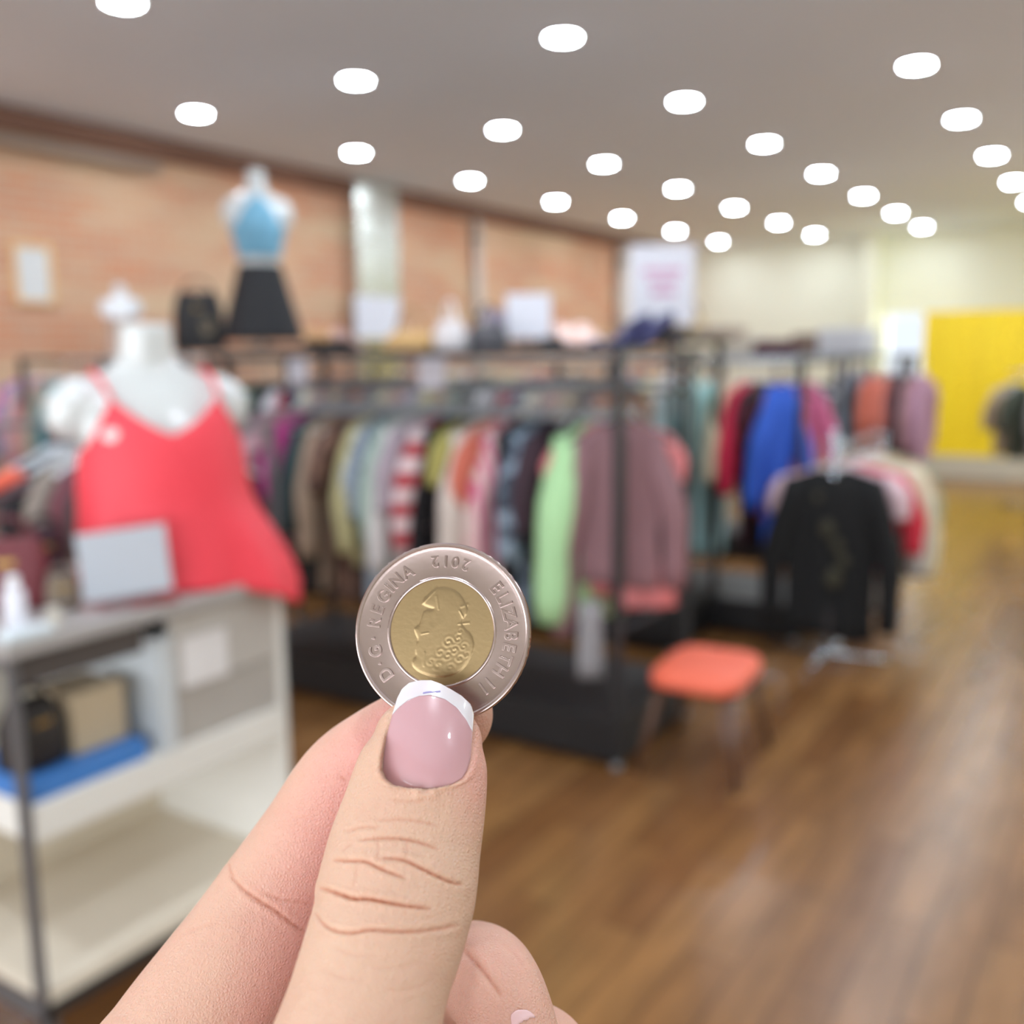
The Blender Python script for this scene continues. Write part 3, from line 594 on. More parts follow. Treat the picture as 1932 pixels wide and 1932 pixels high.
def wrap_bm(rows, n=72, inner=0.004):
    """rows(a) -> list of (hw, hd, y, z) from top to bottom for angle a (a=-pi/2 is the front)"""
    ov = [[None]*n for _ in range(len(rows(0)))]
    bm = B()
    for k in range(n):
        a = 2*math.pi*k/n
        for i, (hw, hd, y, z, cx_) in enumerate(rows(a)): ov[i][k] = bm.verts.new((cx_+hw*math.cos(a), y+hd*math.sin(a), z))
    for i in range(len(ov)-1):
        for k in range(n): j = (k+1) % n; bm.faces.new((ov[i][k], ov[i][j], ov[i+1][j], ov[i+1][k]))
    bmesh.ops.recalc_face_normals(bm, faces=bm.faces)
    bmesh.ops.solidify(bm, geom=bm.faces[:], thickness=inner)
    return bm
def adiff(a, b): d = (a-b+math.pi) % (2*math.pi)-math.pi; return abs(d)
def halter(a):
    f = max(0, math.cos(adiff(a, -math.pi/2)))   # 1 in front
    top = 0.43+0.20*f**3.5; out = []
    for t in [i/10 for i in range(11)]:
        z = top+(0.27-top)*t
        zz = np.interp(z, [.2, .24, .34, .42, .50, .56, .605, .66], [.138, .125, .145, .168, .166, .16, .12, .065])
        dd = np.interp(z, [.2, .24, .34, .42, .50, .56, .605, .66], [.105, .094, .115, .145, .135, .102, .075, .066])
        out.append((zz*.98+0.004, dd*.98+0.006, -0.01*0.98, z*.98, 0))
    return out
obj('cloth', wrap_bm(halter), mat('#6fa6c2', 0.7, sheen=0.2), ht, True)
sk = thing('skirt', 'black flared skirt on the white mannequin with the light blue top', 'clothing', bd.location, math.radians(-42))
def skirt(a):
    out = []
    for t in [i/12 for i in range(13)]:
        z = 0.22-0.44*t; fl = 1+t*0.95+0.05*t*math.sin(a*11)
        out.append((0.131*fl, 0.098*fl, 0, z, 0))
    return out
obj('cloth', wrap_bm(skirt), mat('#17171c', 0.7), sk, True)
for q in (bd, ht, sk): q.scale = (1.1, 1.05, 1.16)
bd.location.z = ht.location.z = sk.location.z = T2+0.30
pb = on_x(232, 640, 4.3)
wbz = pb.z-0.12
sb = dummy('mannequin', 'small white bust form standing near the brick wall behind the big bust', (4.3, pb.y, wbz), math.radians(-45), 0.62, wh=mat('#dfe2e6', 0.4))
tb = thing('pale_top', 'beige top worn by the small white bust form near the brick wall', 'clothing', sb.location, math.radians(-45))
def ptop(a):
    f = max(0, math.cos(adiff(a, -math.pi/2))); top = 0.47-0.06*f; out = []
    for t in [i/6 for i in range(7)]:
        z = top+(0.02-top)*t
        zz = np.interp(z, [0, .06, .14, .24, .34, .42, .50], [.16, .17, .155, .125, .145, .166, .172]); dd = np.interp(z, [0, .06, .14, .24, .34, .42, .50], [.11, .118, .106, .094, .115, .148, .125])
        out.append((zz*.62+.005, dd*.62+.006, 0, z*.62, 0))
    return out
obj('cloth', wrap_bm(ptop), mat('#b9a498', 0.8), tb, True)
# its pedestal
t = thing('display_pedestal', 'plain tall white pedestal under the small white bust form', 'pedestal', (4.3, pb.y, 0))
box('column', -0.13, 0.13, -0.13, 0.13, 0, wbz-0.022, mat('#cfc8c0', 0.6), t, 0.004); box('cap', -0.15, 0.15, -0.15, 0.15, wbz-0.022, wbz-0.001, mat('#cfc8c0', 0.6), t, 0.003)
# black bag/hat next to the mannequin
bk = bag('large black bag with a tan printed front beside the skirted mannequin', mat('#1a191d', 0.6), (4.93, on_x(375, 600, 4.93).y, T2), math.radians(-50), 0.36, 0.40, 0.18, '#141316')
bmh = B(); bmesh.ops.create_uvsphere(bmh, u_segments=16, v_segments=8, radius=0.075, matrix=Matrix.Translation((0.07, -0.075, 0.14)) @ Matrix.Diagonal((0.8, 0.3, 1.2, 1)))
obj('tan_print', bmh, mat('#7d705c', 0.7, pat='blotch', col2='#3a3630', psc=14), bk, True)
obj('front_flap', bx(B(), -0.13, 0.13, -0.088, -0.072, 0.06, 0.2, 0.006), mat('#1a191d', 0.6), bk)
for i, (u, c, lab) in enumerate([(1100, '#8a8288', 'grey knitted hat'), (1345, '#a89a8c', 'taupe folded sweater'), (1290, '#c9b48e', 'straw coloured handbag'), (1260, '#55525c', 'dark folded scarf')]):
    y = max(on_x(u, 640, 4.95).y, 1.75) if u > 1300 else on_x(u, 640, 4.95).y
    if u == 1290: bag('straw coloured handbag on the second rack top under the poster', mat(c, 0.7), (5.05, y, T2), 1.0, 0.22, 0.12, 0.1, '#8a7250')
    elif u != 1100: tag(obj('folded_clothes', bx(B(), -0.12, 0.12, -0.10, 0.10, 0, 0.06, 0.02), mat(c, 0.9)), lab+' on top of the second rack', 'clothing').location = (5.08, y, T2)
# far shelf goods
for i, (u, c, w_, h_, lab) in enumerate([(1400, '#c9c2b4', .5, .2, 'pale cardboard box on the tall far shelf, leftmost'), (1470, '#5a3a44', .5, .16, 'maroon storage bag on the far shelf next to the pale box'), (1540, '#7d6a60', .42, .22, 'brown carton on the far shelf between the bags'), (1600, '#c4c6cc', .5, .26, 'light grey bag at the right of the far shelf')]):
    p = on_x(u, 655, 10.6)
    tag(obj('storage_box', bx(B(), -w_/2, w_/2, -w_/2, w_/2, 0, h_, 0.04), mat(c, 0.8)), lab, 'box').location = (10.6, p.y, 1.5205)
t = thing('storage_shelf', 'long dark storage shelf far down the shop before the cream wall', 'shelf', (10.6, 3.3, 0))
for x in (-0.3, 0.3):
    for y in (-1.25, 0, 1.25): box('upright', x-0.02, x+0.02, y-0.02, y+0.02, 0, 1.499, steel, t)
for z in (0.2, 0.85, 1.5): box('shelf_board', -0.32, 0.32, -1.3, 1.3, z, z+0.02, mat('#57534f', 0.6), t)
for i in range(9):
    c = colsE[(i*5+3) % 16]
    tag(obj('folded_stack', bx(B(), -0.2, 0.2, -0.11, 0.11, 0, 0.3+0.03*(i % 3), 0.03), mat(c[1], 0.9, pat='band', col2='#6a6668', psc=22)), '%s stack of folded clothes on the middle board of the far shelf' % c[0], 'clothing').location = (10.5, 2.2+i*0.27, 0.8705)
# ------------------------------------------------------------------ orange stool
seatc = on_z(1330, 1262, 0.38)
t = thing('stool', 'low stool with an orange padded seat and dark wooden legs in the aisle', 'stool', (3.44, 1.335, 0), math.radians(4))
bm = B(); rs = []
for z, s in ((0.33, 0.90), (0.34, 1.0), (0.375, 1.0), (0.39, 0.93), (0.397, 0.7)):
    rs.append([(0.225*s*math.copysign(abs(math.cos(a))**0.45, math.cos(a)), 0.175*s*math.copysign(abs(math.sin(a))**0.45, math.sin(a)), z) for a in [2*math.pi*k/40 for k in range(40)]])
obj('seat', rings(bm, rs), mat('#ea6d52', 0.55, var=0.08), t, True)
for sx2 in (-1, 1):
    for sy2 in (-1, 1): obj('leg', tube(B(), [(sx2*.17, sy2*.12, .335), (sx2*.235, sy2*.19, 0.0)], [0.019, 0.013], 12), mat('#5a3d2c', 0.5), t, True)
box('apron', -0.14, 0.14, -0.15, 0.15, 0.31, 0.332, mat('#5a3d2c', 0.5), t)
# ------------------------------------------------------------------ counter
X0, X1, Y0, Y1, ZT = 1.03, 1.745, 1.82, 2.36, 1.012
white = mat('#dfddd7', 0.35, var=0.02); creamw = mat('#d8cebd', 0.45, var=0.04); alu = mat('#74777d', 0.35, 0.6, var=0.03)
t = thing('display_counter', 'white open-fronted display counter with grey metal edges in the left foreground', 'counter', (X0, Y0, 0)); W_ = X1-X0; D_ = Y1-Y0
box('countertop', -0.02, W_+0.005, -0.02, D_+0.02, ZT-0.03, ZT, mat('#a39f9d', 0.3, var=0.03), t, 0.003)
box('back_panel', 0.012, W_-0.012, D_-0.03, D_-0.012, 0.2, ZT-0.031, creamw, t)
box('end_panel', W_-0.02, W_, 0.0, D_-0.0, 0.2, ZT-0.031, white, t)
box('bottom_board', 0.014, W_-0.021, 0.0, D_-0.031, 0.232, 0.262, creamw, t)
box('middle_shelf', 0.014, W_-0.021, 0.0, D_-0.031, 0.585, 0.665, white, t, 0.004)
box('upright_panel', 0.335, 0.375, 0.0, D_-0.04, 0.666, 0.93, mat('#c3c9cd', 0.35), t)
box('drawer_front', 0.014, 0.30, 0.004, 0.02, 0.915, ZT-0.032, mat('#4b4543', 0.5), t)
box('drawer_front', 0.376, W_-0.021, 0.004, 0.02, 0.80, ZT-0.032, mat('#b4afa9', 0.45), t)
box('drawer_front', 0.376, W_-0.021, 0.010, 0.026, 0.666, 0.795, mat('#aaa59f', 0.45), t)
box('base_strip', 0.0, W_, -0.004, 0.02, 0.20, 0.231, mat('#2c2a29', 0.5), t)
for x, y in ((0, 0), (0, D_-0.025), (W_-0.012, 0)):
    if x == 0: box('corner_post', x-0.004, x+0.012, y-0.004, y+0.021, 0.2, ZT-0.031, alu, t)
box('end_rail', -0.004, 0.012, 0.022, D_-0.026, 0.20, 0.222, alu, t); box('end_rail', -0.004, 0.012, 0.022, D_-0.026, ZT-0.06, ZT-0.031, alu, t)
for x, y in ((0.02, 0.03), (W_-0.05, 0.03), (0.02, D_-0.06), (W_-0.05, D_-0.06)): box('leg', x, x+0.03, y, y+0.03, 0, 0.2, alu, t)
tag(obj('paper_notice', bx(B(), 0.40, 0.53, -0.002, 0.003, 0.80, 0.915), mat('#d9d6d6', 0.6)), 'white paper sheet taped to the grey drawer front of the counter', 'sign').location = (X0, Y0, 0)
# contents
bag('dark brown and black bag on the counter shelf beside the tan box', mat('#1d1512', 0.6), (X0+0.085, Y0+0.10, 0.712), 0.1, 0.12, 0.14, 0.10)
tag(obj('storage_box', bx(B(), 0.155, 0.285, 0.06, 0.20, 0.712, 0.845, 0.003), mat('#b7a589', 0.7)), 'tan box standing on the blue folder in the counter', 'box').location = (X0, Y0, 0)
tag(obj('folder', bx(B(), 0.016, 0.30, 0.012, 0.25, 0.666, 0.711, 0.004), mat('#3f78bd', 0.45)), 'bright blue folder lying on the counter shelf', 'folder').location = (X0, Y0, 0)
# ---- on the counter
t = thing('sign_holder', 'blank white card in a clear holder on the counter before the red camisole', 'sign', on_y(243, 1090, 1.86).to_tuple()[:2]+(ZT,), math.radians(-32))
W3 = 0.098
m_ac = mat('#ffffff', 0.03, trans=1.0, var=0)
box('card', -W3+0.006, W3-0.006, 0.004, 0.006, 0.022, 0.172, mat('#b8bec8', 0.5, var=0.01), t)
box('clear_holder', -W3, W3, 0.0065, 0.0085, 0.012, 0.178, m_ac, t); box('holder_foot', -W3, W3, -0.03, 0.045, 0.0, 0.004, m_ac, t)
t.rotation_euler = (0, math.radians(-3.5), math.radians(-32))
bag('dark red leather handbag at the left end of the counter', mat('#6a2a32', 0.5), (1.19, 2.08, ZT), math.radians(-38), 0.17, 0.155, 0.09, '#5a2028')
t = thing('lotion_bottle', 'small white bottle standing on the left end of the counter', 'bottle', (1.078, 1.872, ZT))
obj('bottle_body', lathe(B(), [(0.0, 0), (0.018, 0), (0.021, 0.006), (0.021, 0.08), (0.014, 0.092), (0, 0.092)], 20), mat('#dcdce6', 0.3), t, True)
obj('cap', lathe(B(), [(0.0, 0.092), (0.012, 0.092), (0.012, 0.115), (0, 0.115)], 16), mat('#eef0f4', 0.3), t, True)
p = on_z(25, 1185, ZT); tag(obj('white_tray', bx(B(), -0.05, 0.045, -0.025, 0.02, 0, 0.018, 0.004), mat('#d4e0e6', 0.35)), 'flat white tray at the front left corner of the counter', 'tray').location = (1.07, 1.827, ZT+0.001)
t = thing('cream_jar', 'small cream jar on the counter front left of the card', 'jar', (1.150, 1.86, ZT))
obj('jar_body', lathe(B(), [(0, 0), (0.014, 0), (0.015, 0.004), (0.015, 0.022), (0.012, 0.026), (0, 0.026)], 20), mat('#d6cfc2', 0.4), t, True)
obj('lid', lathe(B(), [(0, 0.026), (0.014, 0.026), (0.014, 0.036), (0, 0.036)], 20), mat('#c9c3b8', 0.4), t, True)
bag('dark purple pouch on the counter behind the card', mat('#3a2230', 0.6), (1.345, 2.19, ZT), math.radians(-30), 0.10, 0.15, 0.07)
bag('taupe pouch on the counter left of the card', mat('#776a5e', 0.7), (1.245, 1.97, ZT), math.radians(-30), 0.07, 0.075, 0.05, '#5a5048')
# clothes rail end in front of the low rail: orange hanger and grey arm
t = thing('belt_stand', 'grey metal belt stand with a slanted arm on the counter left end', 'stand', (1.22, 2.20, ZT), math.radians(-8))
obj('stem', tube(B(), [(0, 0, 0.0), (0, 0, 0.215)], 0.008, 10), alu, t, True); obj('slanted_arm', tube(B(), [(-0.24, -0.02, 0.16), (0.10, 0.0, 0.25)], 0.013, 10), alu, t, True)
obj('stand_foot', lathe(B(), [(0.045, 0), (0.045, 0.006), (0.01, 0.01)], 20), alu, t, True)
tag(obj('orange_belt', tube(B(), [(-0.24, -0.02, 0.188), (-0.14, -0.016, 0.215), (-0.04, -0.01, 0.245), (0.06, 0, 0.275), (0.085, 0.0, 0.272)], [0.018, 0.02, 0.02, 0.018, 0.008], 10), mat('#ee6f52', 0.5), None, True), 'orange belt laid along the slanted grey arm above the counter', 'belt').location = (1.235, 2.20, ZT)
# ------------------------------------------------------------------ big bust with the red camisole
BL = Vector((1.54, 2.018, ZT+0.001)); BR = math.radians(-27)
bust = dummy('mannequin', 'large glossy white bust wearing the red camisole on the counter', BL, BR, 1.0)
bust.scale = (1.06, 0.98, 0.80)
cam_t = thing('camisole', 'bright coral red V-neck camisole on the large white bust', 'clothing', BL, BR)
cloth = mat('#e63f4e', 0.55, var=0.04, scale=8)
def cami(a):
    fr = max(0, math.cos(adiff(a, -math.pi/2))); bk_ = max(0, math.cos(adiff(a, math.pi/2)))
    x = math.cos(a)
    if math.sin(a) < 0: top = 0.365 + 0.085*min(1, (abs(x)/0.72))**1.3 if abs(x) < 0.72 else 0.45-0.13*min(1, (abs(x)-0.72)/0.28)**0.8
    else: top = 0.32+0.02*math.sin(a)
    out = []; lo = 0.004-0.085*math.exp(-(adiff(a, math.radians(-22))/0.62)**2)
    for i in range(25):
        t = i/24; z = top+(lo-top)*t
        zz = np.interp(z, [-.13, 0, .12, .2, .28, .34, .40, .46], [.265, .245, .225, .205, .195, .188, .182, .165])
        dd = np.interp(z, [-.13, 0, .12, .2, .28, .34, .40, .46], [.19, .175, .165, .155, .15, .142, .125, .10])
        low = ss((0.25-z)/0.3); fl = 1+low*0.06*math.sin(a*7+1.0)+low*0.03*math.sin(a*12)+ss((0.2-z)/0.2)*0.11*math.exp(-(adiff(a, math.radians(-20))/0.5)**2)
        out.append((zz*fl, dd*fl, -0.012, z, 0.02+0.045*low))
    return out
obj('cloth', wrap_bm(cami, 120, 0.002), cloth, cam_t, True)
for sd in (-1, 1):
    obj('strap', tube(B(), [(sd*.118+.02, -.105, .44), (sd*.125+.01, -.07, .487), (sd*.128, -.02, .512), (sd*.125, .05, .49), (sd*.12, .10, .40), (sd*.12, .135, .32)], 0.006, 8), cloth, cam_t, True)
# ------------------------------------------------------------------ the coin
CU, CV, CD = 835.3, 1192.0, 155.0
CX = Vector(RM @ np.array([1, 0, 0])); CY = Vector(RM @ np.array([0, -1, 0])); CZ = Vector(RM @ np.array([0, 0, -1]))
vdir = (cam_o.location - cp(CU, CV, CD)).normalized()
camR = Matrix((CX, CY, CZ)).transposed()
tilt = camR @ Matrix.Rotation(math.radians(-9), 3, 'Y') @ Matrix.Rotation(math.radians(-9), 3, 'X')
coin = thing('coin', 'two-tone coin with silver ring and gold centre pinched between thumb and index finger', 'coin')
mw = tilt.to_4x4(); mw.translation = cp(CU, CV, CD); coin.matrix_world = mw
mm = 0.001
nick, N, L, b = nodes_mat('nickel')
b.inputs['Base Color'].default_value = lin('#b29f9b'); b.inputs['Metallic'].default_value = 1; b.inputs['Roughness'].default_value = 0.24
tc = N.new('ShaderNodeTexCoord'); ns = N.new('ShaderNodeTexNoise'); ns.inputs['Scale'].default_value = 900; ns.inputs['Detail'].default_value = 4; L.new(tc.outputs['Object'], ns.inputs[0])
bp = N.new('ShaderNodeBump'); bp.inputs['Strength'].default_value = 0.12; bp.inputs['Distance'].default_value = 0.0001; L.new(ns.outputs['Fac'], bp.inputs['Height']); L.new(bp.outputs[0], b.inputs['Normal'])
brass, N, L, b = nodes_mat('brass')
b.inputs['Base Color'].default_value = lin('#97815f'); b.inputs['Metallic'].default_value = 1; b.inputs['Roughness'].default_value = 0.36
tc = N.new('ShaderNodeTexCoord'); ns = N.new('ShaderNodeTexNoise'); ns.inputs['Scale'].default_value = 1500; ns.inputs['Detail'].default_value = 4; L.new(tc.outputs['Object'], ns.inputs[0])
bp = N.new('ShaderNodeBump'); bp.inputs['Strength'].default_value = 0.15; bp.inputs['Distance'].default_value = 0.0001; L.new(ns.outputs['Fac'], bp.inputs['Height']); L.new(bp.outputs[0], b.inputs['Normal'])
prof = [(8.22, 0.70), (8.32, 0.83), (8.45, 0.86), (8.6, 0.84), (8.72, 0.76), (12.75, 0.74), (13.0, 0.79), (13.25, 0.82), (13.45, 0.93), (13.7, 0.94), (13.88, 0.88), (13.98, 0.76), (14.0, 0.6), (14.0, -0.6), (13.98, -0.76), (13.8, -0.88), (13.2, -0.88), (12.9, -0.74), (8.25, -0.74)]
n = 240; bm = B(); rs = []
for r, z in prof:
    rs.append([(r*mm*(1-(0.006 if (k % 4 < 2 and (k//24) % 2 and r > 13.9) else 0))*math.cos(2*math.pi*k/n), r*mm*(1-(0.006 if (k % 4 < 2 and (k//24) % 2 and r > 13.9) else 0))*math.sin(2*math.pi*k/n), z*mm) for k in range(n)])
rs.append(rs[0]); rings(bm, rs, cap=False); bmesh.ops.remove_doubles(bm, verts=bm.verts, dist=1e-7); bmesh.ops.recalc_face_normals(bm, faces=bm.faces)
def sharp(o, deg=22):
    o.data.set_sharp_from_angle(angle=math.radians(deg)); return o
sharp(obj('outer_ring', bm, nick, coin, True), 12)
# core with the relief head, height field
S_ = 14.0/681
def zp(x, y): return ((x-955)*S_, -(y-850)*S_)
poly = [zp(*q) for q in [(930, 505), (860, 545), (795, 610), (800, 650), (850, 668), (893, 680), (812, 688), (795, 735), (778, 800), (757, 812), (735, 830), (748, 868), (772, 915), (757, 950), (752, 1000), (762, 1040), (738, 1065), (732, 1105), (760, 1140), (830, 1175), (950, 1200), (1060, 1175), (1140, 1120), (1190, 1030), (1212, 950), (1190, 870), (1130, 820), (1100, 770), (1160, 700), (1130, 620), (1060, 530)]]
def chaikin(Q, closed=False, k=1):
    Q = np.array(Q, float)
    for _ in range(k):
        A = Q; B2 = np.roll(Q, -1, 0)
        if not closed: A = Q[:-1]; B2 = Q[1:]
        N2 = np.empty((2*len(A), 2)); N2[0::2] = A*0.75+B2*0.25; N2[1::2] = A*0.25+B2*0.75
        Q = N2 if closed else np.vstack([Q[:1], N2, Q[-1:]])
    return Q
PA = chaikin(poly, True, 1)
def sdf(P):
    P = np.asarray(P); a = PA; b2 = np.roll(PA, -1, 0); d = np.full(len(P), 1e9); inside = np.zeros(len(P), bool)
    for q, r in zip(a, b2):
        e = r-q; w_ = P-q; t = np.clip((w_@e)/(e@e), 0, 1); d = np.minimum(d, np.linalg.norm(w_-t[:, None]*e, axis=1))
        c = (q[1] > P[:, 1]) != (r[1] > P[:, 1]); xi = (r[0]-q[0])*(P[:, 1]-q[1])/((r[1]-q[1]) if r[1] != q[1] else 1e-9)+q[0]; inside ^= c & (P[:, 0] < xi)
    return np.where(inside, d, -d)
nr, na = 90, 220; pts = []
for i in range(nr+1):
    for k in range(na): a = 2*math.pi*k/na; r = 8.3*i/nr; pts.append((r*math.cos(a), r*math.sin(a)))
P = np.array(pts); s = sdf(P)
h = 0.09*(1-np.exp(-np.clip(s, 0, None)/0.14)) + 0.03*np.clip(s, 0, 2.5)/2.5
mk = np.clip(s/0.3, 0, 1)
for (qx, qy, r0, f, am) in ((1010, 930, .85, 8, .05), (1085, 900, .7, 9, .05), (1060, 985, .8, 8.5, .05), (1130, 960, .7, 9, .045), (1010, 1030, .8, 8, .045), (1100, 1050, .8, 8, .045), (950, 1010, .8, 8, .04), (940, 1100, .9, 7, .035), (1030, 1120, .9, 7, .035), (1150, 1020, .6, 9, .04), (880, 1080, .8, 8, .03), (1100, 845, .5, 10, .04)):
    hx, hy = zp(qx, qy); r_ = np.hypot(P[:, 0]-hx, P[:, 1]-hy); th = np.arctan2(P[:, 1]-hy, P[:, 0]-hx); h += mk*np.exp(-(r_/r0)**2)*am*0.45*np.sin(r_*f+th+qx)
jx, jy = zp(885, 770); h += mk*-0.02*np.exp(-((P[:, 0]-jx)/0.4)**2-((P[:, 1]-jy)/0.7)**2)
for (q1, q2, am) in (((1090, 690), (1115, 735), .05), ((1150, 640), (1100, 660), .04), ((830, 1010), (825, 1110), .04), ((1085, 790), (1165, 780), .04), ((905, 580), (925, 680), .03), ((800, 870), (850, 860), .03), ((800, 640), (905, 520), .04)):
    A = np.array(zp(*q1)); e = np.array(zp(*q2))-A; w_ = P-A; t = np.clip((w_@e)/(e@e), 0, 1); d = np.linalg.norm(w_-t[:, None]*e, axis=1); h += am*np.exp(-(d/0.13)**2)
bm = B(); vs = [bm.verts.new((x*mm, y*mm, (0.66+hh)*mm)) for (x, y), hh in zip(pts, h)]
for i in range(nr):
    for k in range(na):
        j = (k+1) % na
        if i == 0: bm.faces.new((vs[k], vs[na+k], vs[na+j])) if k >= 0 else None
        else: bm.faces.new((vs[i*na+k], vs[(i+1)*na+k], vs[(i+1)*na+j], vs[i*na+j]))
lo = [bm.verts.new((8.3*mm*math.cos(2*math.pi*k/na), 8.3*mm*math.sin(2*math.pi*k/na), -0.72*mm)) for k in range(na)]
for k in range(na): j = (k+1) % na; bm.faces.new((vs[nr*na+k], lo[k], lo[j], vs[nr*na+j]))
bm.faces.new(list(reversed(lo))); bmesh.ops.remove_doubles(bm, verts=bm.verts, dist=1e-7)
obj('gold_centre', bm, brass, coin, True)
def letters(name, items, size=2.85, ext=0.24, rad=11.0):
    big = bmesh.new()
    for ch, deg, flip in items:
        cu = bpy.data.curves.new('t', 'FONT'); cu.body = ch; cu.size = size; cu.align_x = 'CENTER'; cu.align_y = 'CENTER'; cu.extrude = ext/2; cu.bevel_depth = 0.05; cu.resolution_u = 4; cu.offset = 0.02
        o = bpy.data.objects.new('t', cu); C.objects.link(o); dg = bpy.context.evaluated_depsgraph_get()
        me = bpy.data.meshes.new_from_object(o.evaluated_get(dg)); bpy.data.objects.remove(o)
        # centre on its own bounding box
        vs_ = np.array([v.co[:] for v in me.vertices]); c = (vs_.max(0)+vs_.min(0))/2
        if ch == '.': c[1] = vs_[:, 1].mean()
        a = math.radians(deg)
        X = Matrix.Translation((rad*math.sin(a), rad*math.cos(a), 0.74+ext/2)) @ Matrix.Rotation(-a+(math.pi if flip else 0), 4, 'Z') @ Matrix.Diagonal((0.92, 1, 1, 1)) @ Matrix.Translation((-c[0], -c[1], 0))
        me.transform(Matrix.Scale(mm, 4) @ X); big.from_mesh(me); bpy.data.meshes.remove(me)
    sharp(obj(name, big, nick, coin, True), 25)
letters('inscription_first_words', [(c, d, False) for c, d in zip('ELIZABETH', (51, 60.5, 66.5, 74, 83, 92.5, 102, 111.5, 121.5))] + [('I', 134.5, False), ('I', 141.5, False)])
letters('inscription_last_words', [('D', 232, False), ('.', 242, False), ('G', 252.5, False), ('.', 263.5, False)] + [(c, d, False) for c, d in zip('REGINA', (277, 287.5, 299, 307.5, 316, 327.5))])
letters('date', [(c, d, True) for c, d in zip('2102', (352.5, 1.5, 9.5, 18.5))], 2.5)
# ------------------------------------------------------------------ the hand
skin, N, L, b = nodes_mat('skin')
tc = N.new('ShaderNodeTexCoord'); at = N.new('ShaderNodeAttribute'); at.attribute_name = 'flush_shade'; ac = N.new('ShaderNodeAttribute'); ac.attribute_name = 'crease'
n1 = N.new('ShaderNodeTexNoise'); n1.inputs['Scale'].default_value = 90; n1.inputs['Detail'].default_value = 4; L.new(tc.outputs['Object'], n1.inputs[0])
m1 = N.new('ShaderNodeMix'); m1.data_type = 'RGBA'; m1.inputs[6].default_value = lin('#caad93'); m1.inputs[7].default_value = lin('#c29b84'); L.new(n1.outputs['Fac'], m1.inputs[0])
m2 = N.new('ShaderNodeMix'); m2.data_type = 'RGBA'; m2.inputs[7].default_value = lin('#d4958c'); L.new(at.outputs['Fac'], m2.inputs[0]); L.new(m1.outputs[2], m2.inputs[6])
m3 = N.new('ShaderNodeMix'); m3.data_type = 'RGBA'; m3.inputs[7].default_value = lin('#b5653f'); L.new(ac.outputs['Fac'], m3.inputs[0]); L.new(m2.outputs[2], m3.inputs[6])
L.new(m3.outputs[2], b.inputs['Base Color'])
b.inputs['Roughness'].default_value = 0.5; b.inputs['Subsurface Weight'].default_value = 0.35; b.inputs['Subsurface Radius'].default_value = (1.0, 0.35, 0.2); b.inputs['Subsurface Scale'].default_value = 0.003
b.inputs['Specular IOR Level'].default_value = 0.35
vo = N.new('ShaderNodeTexVoronoi'); vo.inputs['Scale'].default_value = 1900; vo.feature = 'DISTANCE_TO_EDGE'; L.new(tc.outputs['Object'], vo.inputs[0])
n2 = N.new('ShaderNodeTexNoise'); n2.inputs['Scale'].default_value = 420; n2.inputs['Detail'].default_value = 5; L.new(tc.outputs['Object'], n2.inputs[0])
ad = N.new('ShaderNodeMath'); ad.operation = 'MULTIPLY_ADD'; ad.inputs[1].default_value = 0.9; L.new(vo.outputs['Distance'], ad.inputs[0]); L.new(n2.outputs['Fac'], ad.inputs[2])
bp = N.new('ShaderNodeBump'); bp.inputs['Strength'].default_value = 0.7; bp.inputs['Distance'].default_value = 0.0004; L.new(ad.outputs[0], bp.inputs['Height']); L.new(bp.outputs[0], b.inputs['Normal'])
def spline(keys, step=0.0009):
    K = np.array(keys, float); P3 = np.array([cp(*k[:3])[:] for k in keys]); A = np.hstack([P3, K[:, 3:]*mm])
    out = []
    for i in range(len(A)-1):
        p0 = A[max(i-1, 0)]; p1 = A[i]; p2 = A[i+1]; p3 = A[min(i+2, len(A)-1)]
        n = max(2, int(np.linalg.norm(p2[:3]-p1[:3])/step))
        for k in range(n):
            t = k/n; out.append(0.5*((2*p1)+(-p0+p2)*t+(2*p0-5*p1+4*p2-p3)*t*t+(-p0+3*p1-3*p2+p3)*t**3))
    out.append(A[-1]); return np.array(out)
camp = np.array([0, 0, EYE])
def limb(bm, keys, n=40, tip=1.0, tail=1.0, pw=2.0):
    """keys: (u, v, depth mm, half width mm, half depth mm), first = tip"""
    S = spline(keys); rs = []
    def ring(c, t, a, d_):
        vd = c-camp; vd /= np.linalg.norm(vd)
        w_ = np.cross(t, vd); w_ /= np.linalg.norm(w_); dd = np.cross(w_, t); dd /= np.linalg.norm(dd)
        if dd@vd < 0: dd = -dd
        r = []
        for k in range(n):
            q = 2*math.pi*k/n; c_, s_ = math.cos(q), math.sin(q)
            r.append(Vector(c + w_*a*math.copysign(abs(c_)**(2/pw), c_) + dd*d_*math.copysign(abs(s_)**(2/pw), s_)))
        return r
    def tan(i):
        t = S[min(i+1, len(S)-1), :3]-S[max(i-1, 0), :3]; return t/np.linalg.norm(t)
    t0 = tan(0); a0, b0 = S[0, 3], S[0, 4]
    for q in np.linspace(88, 8, 10):
        q = math.radians(q); rs.append(ring(S[0, :3]-t0*math.sin(q)*min(a0, b0)*1.1*tip, t0, a0*math.cos(q), b0*math.cos(q)))
    for i in range(len(S)): rs.append(ring(S[i, :3], tan(i), S[i, 3], S[i, 4]))
    t1 = tan(len(S)-1); a1, b1 = S[-1, 3], S[-1, 4]
    for q in np.linspace(8, 88, 8):
        q = math.radians(q); rs.append(ring(S[-1, :3]+t1*math.sin(q)*min(a1, b1)*tail, t1, a1*math.cos(q), b1*math.cos(q)))
    rings(bm, rs)
bm = B()
